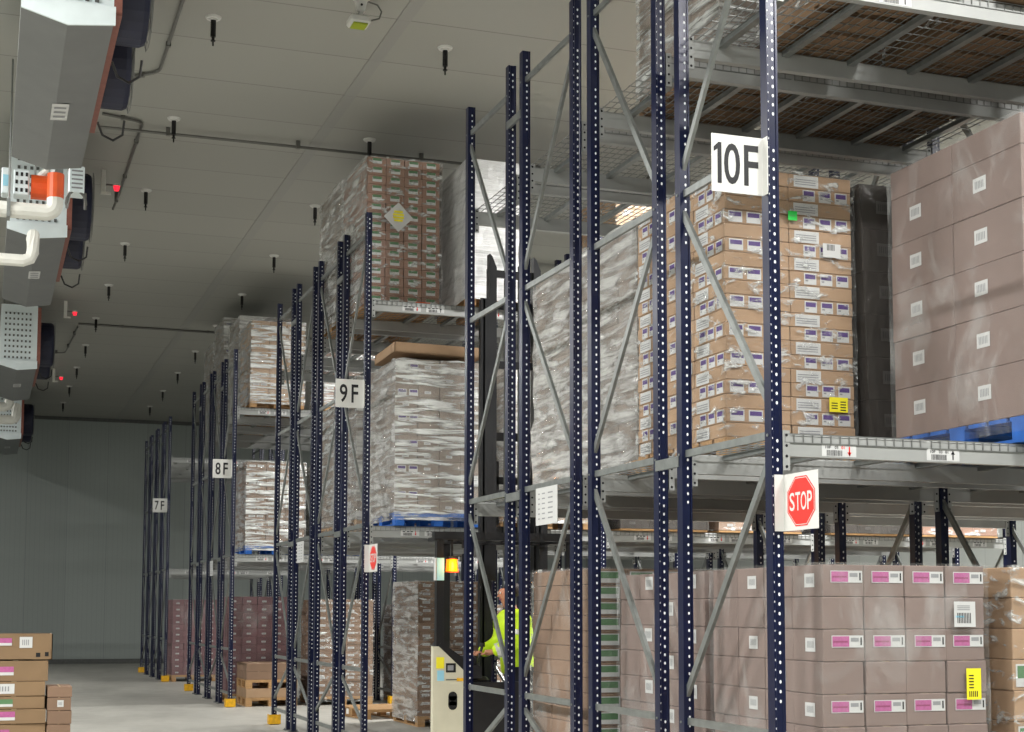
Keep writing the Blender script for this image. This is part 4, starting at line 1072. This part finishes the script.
b = MB(); b.box(hx + .012, hx + .02, -.022, .022, 1.585, 1.593, 'pink_dark'); b.build('mouth', P)
for s_ in (-1, 1):
    body('ear', [(None, (-.135, s_ * .088, 1.66), (.012, .018)), (0, (-.13, s_ * .092, 1.635), (.009, .014))], P, 'skin', 1)

# ------------------------------------------------------------------ lights: unseen high-bay fittings, added out of view to light the racks
def highbay(x, y, label, power, L_=1.5, along='y', z=CEIL - .35, mat_e='lamp_glow'):
    r = empty('unseen_high_bay_light', (x, y, z), label, 'ceiling light', 'unseen linear high-bay lights')
    b = MB()
    def bx(a0, a1, c0, c1, z0, z1, m):
        if along == 'y': b.box(c0, c1, a0, a1, z0, z1, m)
        else: b.box(a0, a1, c0, c1, z0, z1, m)
    bx(-L_ / 2, L_ / 2, -.14, .14, 0, .07, 'evap_white'); b.build('housing', r)
    b = MB(); bx(-L_ / 2 + .03, L_ / 2 - .03, -.11, .11, -.008, .0, mat_e); b.build('diffuser', r)
    b = MB()
    for q in (-L_ / 3, L_ / 3):
        p = (0, q) if along == 'y' else (q, 0)
        b.tube((p[0], p[1], .07), (p[0], p[1], CEIL - z - .001), .006, 'galv', 5)
    b.build('hanger_wire', r)
    l = bpy.data.lights.new('lamp', 'AREA'); l.shape = 'RECTANGLE'
    l.size, l.size_y = (.25, L_) if along == 'y' else (L_, .25)
    l.energy = power; l.color = (1.0, .985, .955)
    lo = bpy.data.objects.new('lamp', l); col.objects.link(lo); lo.parent = r; lo.location = (0, 0, -.02)
ln = ['first', 'second', 'third', 'fourth', 'fifth', 'sixth', 'seventh']
for i, (y, p) in enumerate(((-1.5, 420), (3.5, 560), (9, 800), (15, 560), (21.5, 460), (29, 340), (37, 260))):
    highbay(-2.6, y, 'unseen linear high-bay light, %s down the wide aisle' % ln[i], p)
for i, (x, y, p) in enumerate(((2.2, 3.4, 330), (6.2, 3.4, 560), (10.5, 3.6, 200))):
    highbay(x, y, 'unseen linear high-bay light over the aisle before 10F, %s from the wide aisle' % ln[i], p, along='x')
for nm, y, pw in (('9F', 14.0, 1100), ('8F', 23.1, 700), ('7F', 32.4, 200)):
    for i, x in enumerate((8.6, 12.8)):
        highbay(x, y, 'unseen linear high-bay light over the aisle before %s, %s from the wide aisle' % (nm, ln[i]), pw, along='x')
    pl = (1.0)
l = bpy.data.lights.new('beacon_lamp', 'POINT'); l.energy = 5; l.color = (1, .5, .1); l.shadow_soft_size = .05
lo = bpy.data.objects.new('beacon_lamp', l); col.objects.link(lo); lo.parent = t; lo.location = (.20, -.06, 2.03)

w = bpy.data.worlds.new('world'); scene.world = w; w.use_nodes = True
w.node_tree.nodes['Background'].inputs[0].default_value = (.5, .52, .52, 1); w.node_tree.nodes['Background'].inputs[1].default_value = .015
scene.view_settings.view_transform = 'Standard'; scene.view_settings.look = 'None'; scene.view_settings.gamma = 1
scene.view_settings.use_curve_mapping = False
scene.view_settings.exposure = -.3
scene.cycles.use_denoising = True
scene.cycles.max_bounces = 10; scene.cycles.diffuse_bounces = 3; scene.cycles.glossy_bounces = 4; scene.cycles.transparent_max_bounces = 16
scene.cycles.sample_clamp_indirect = 6
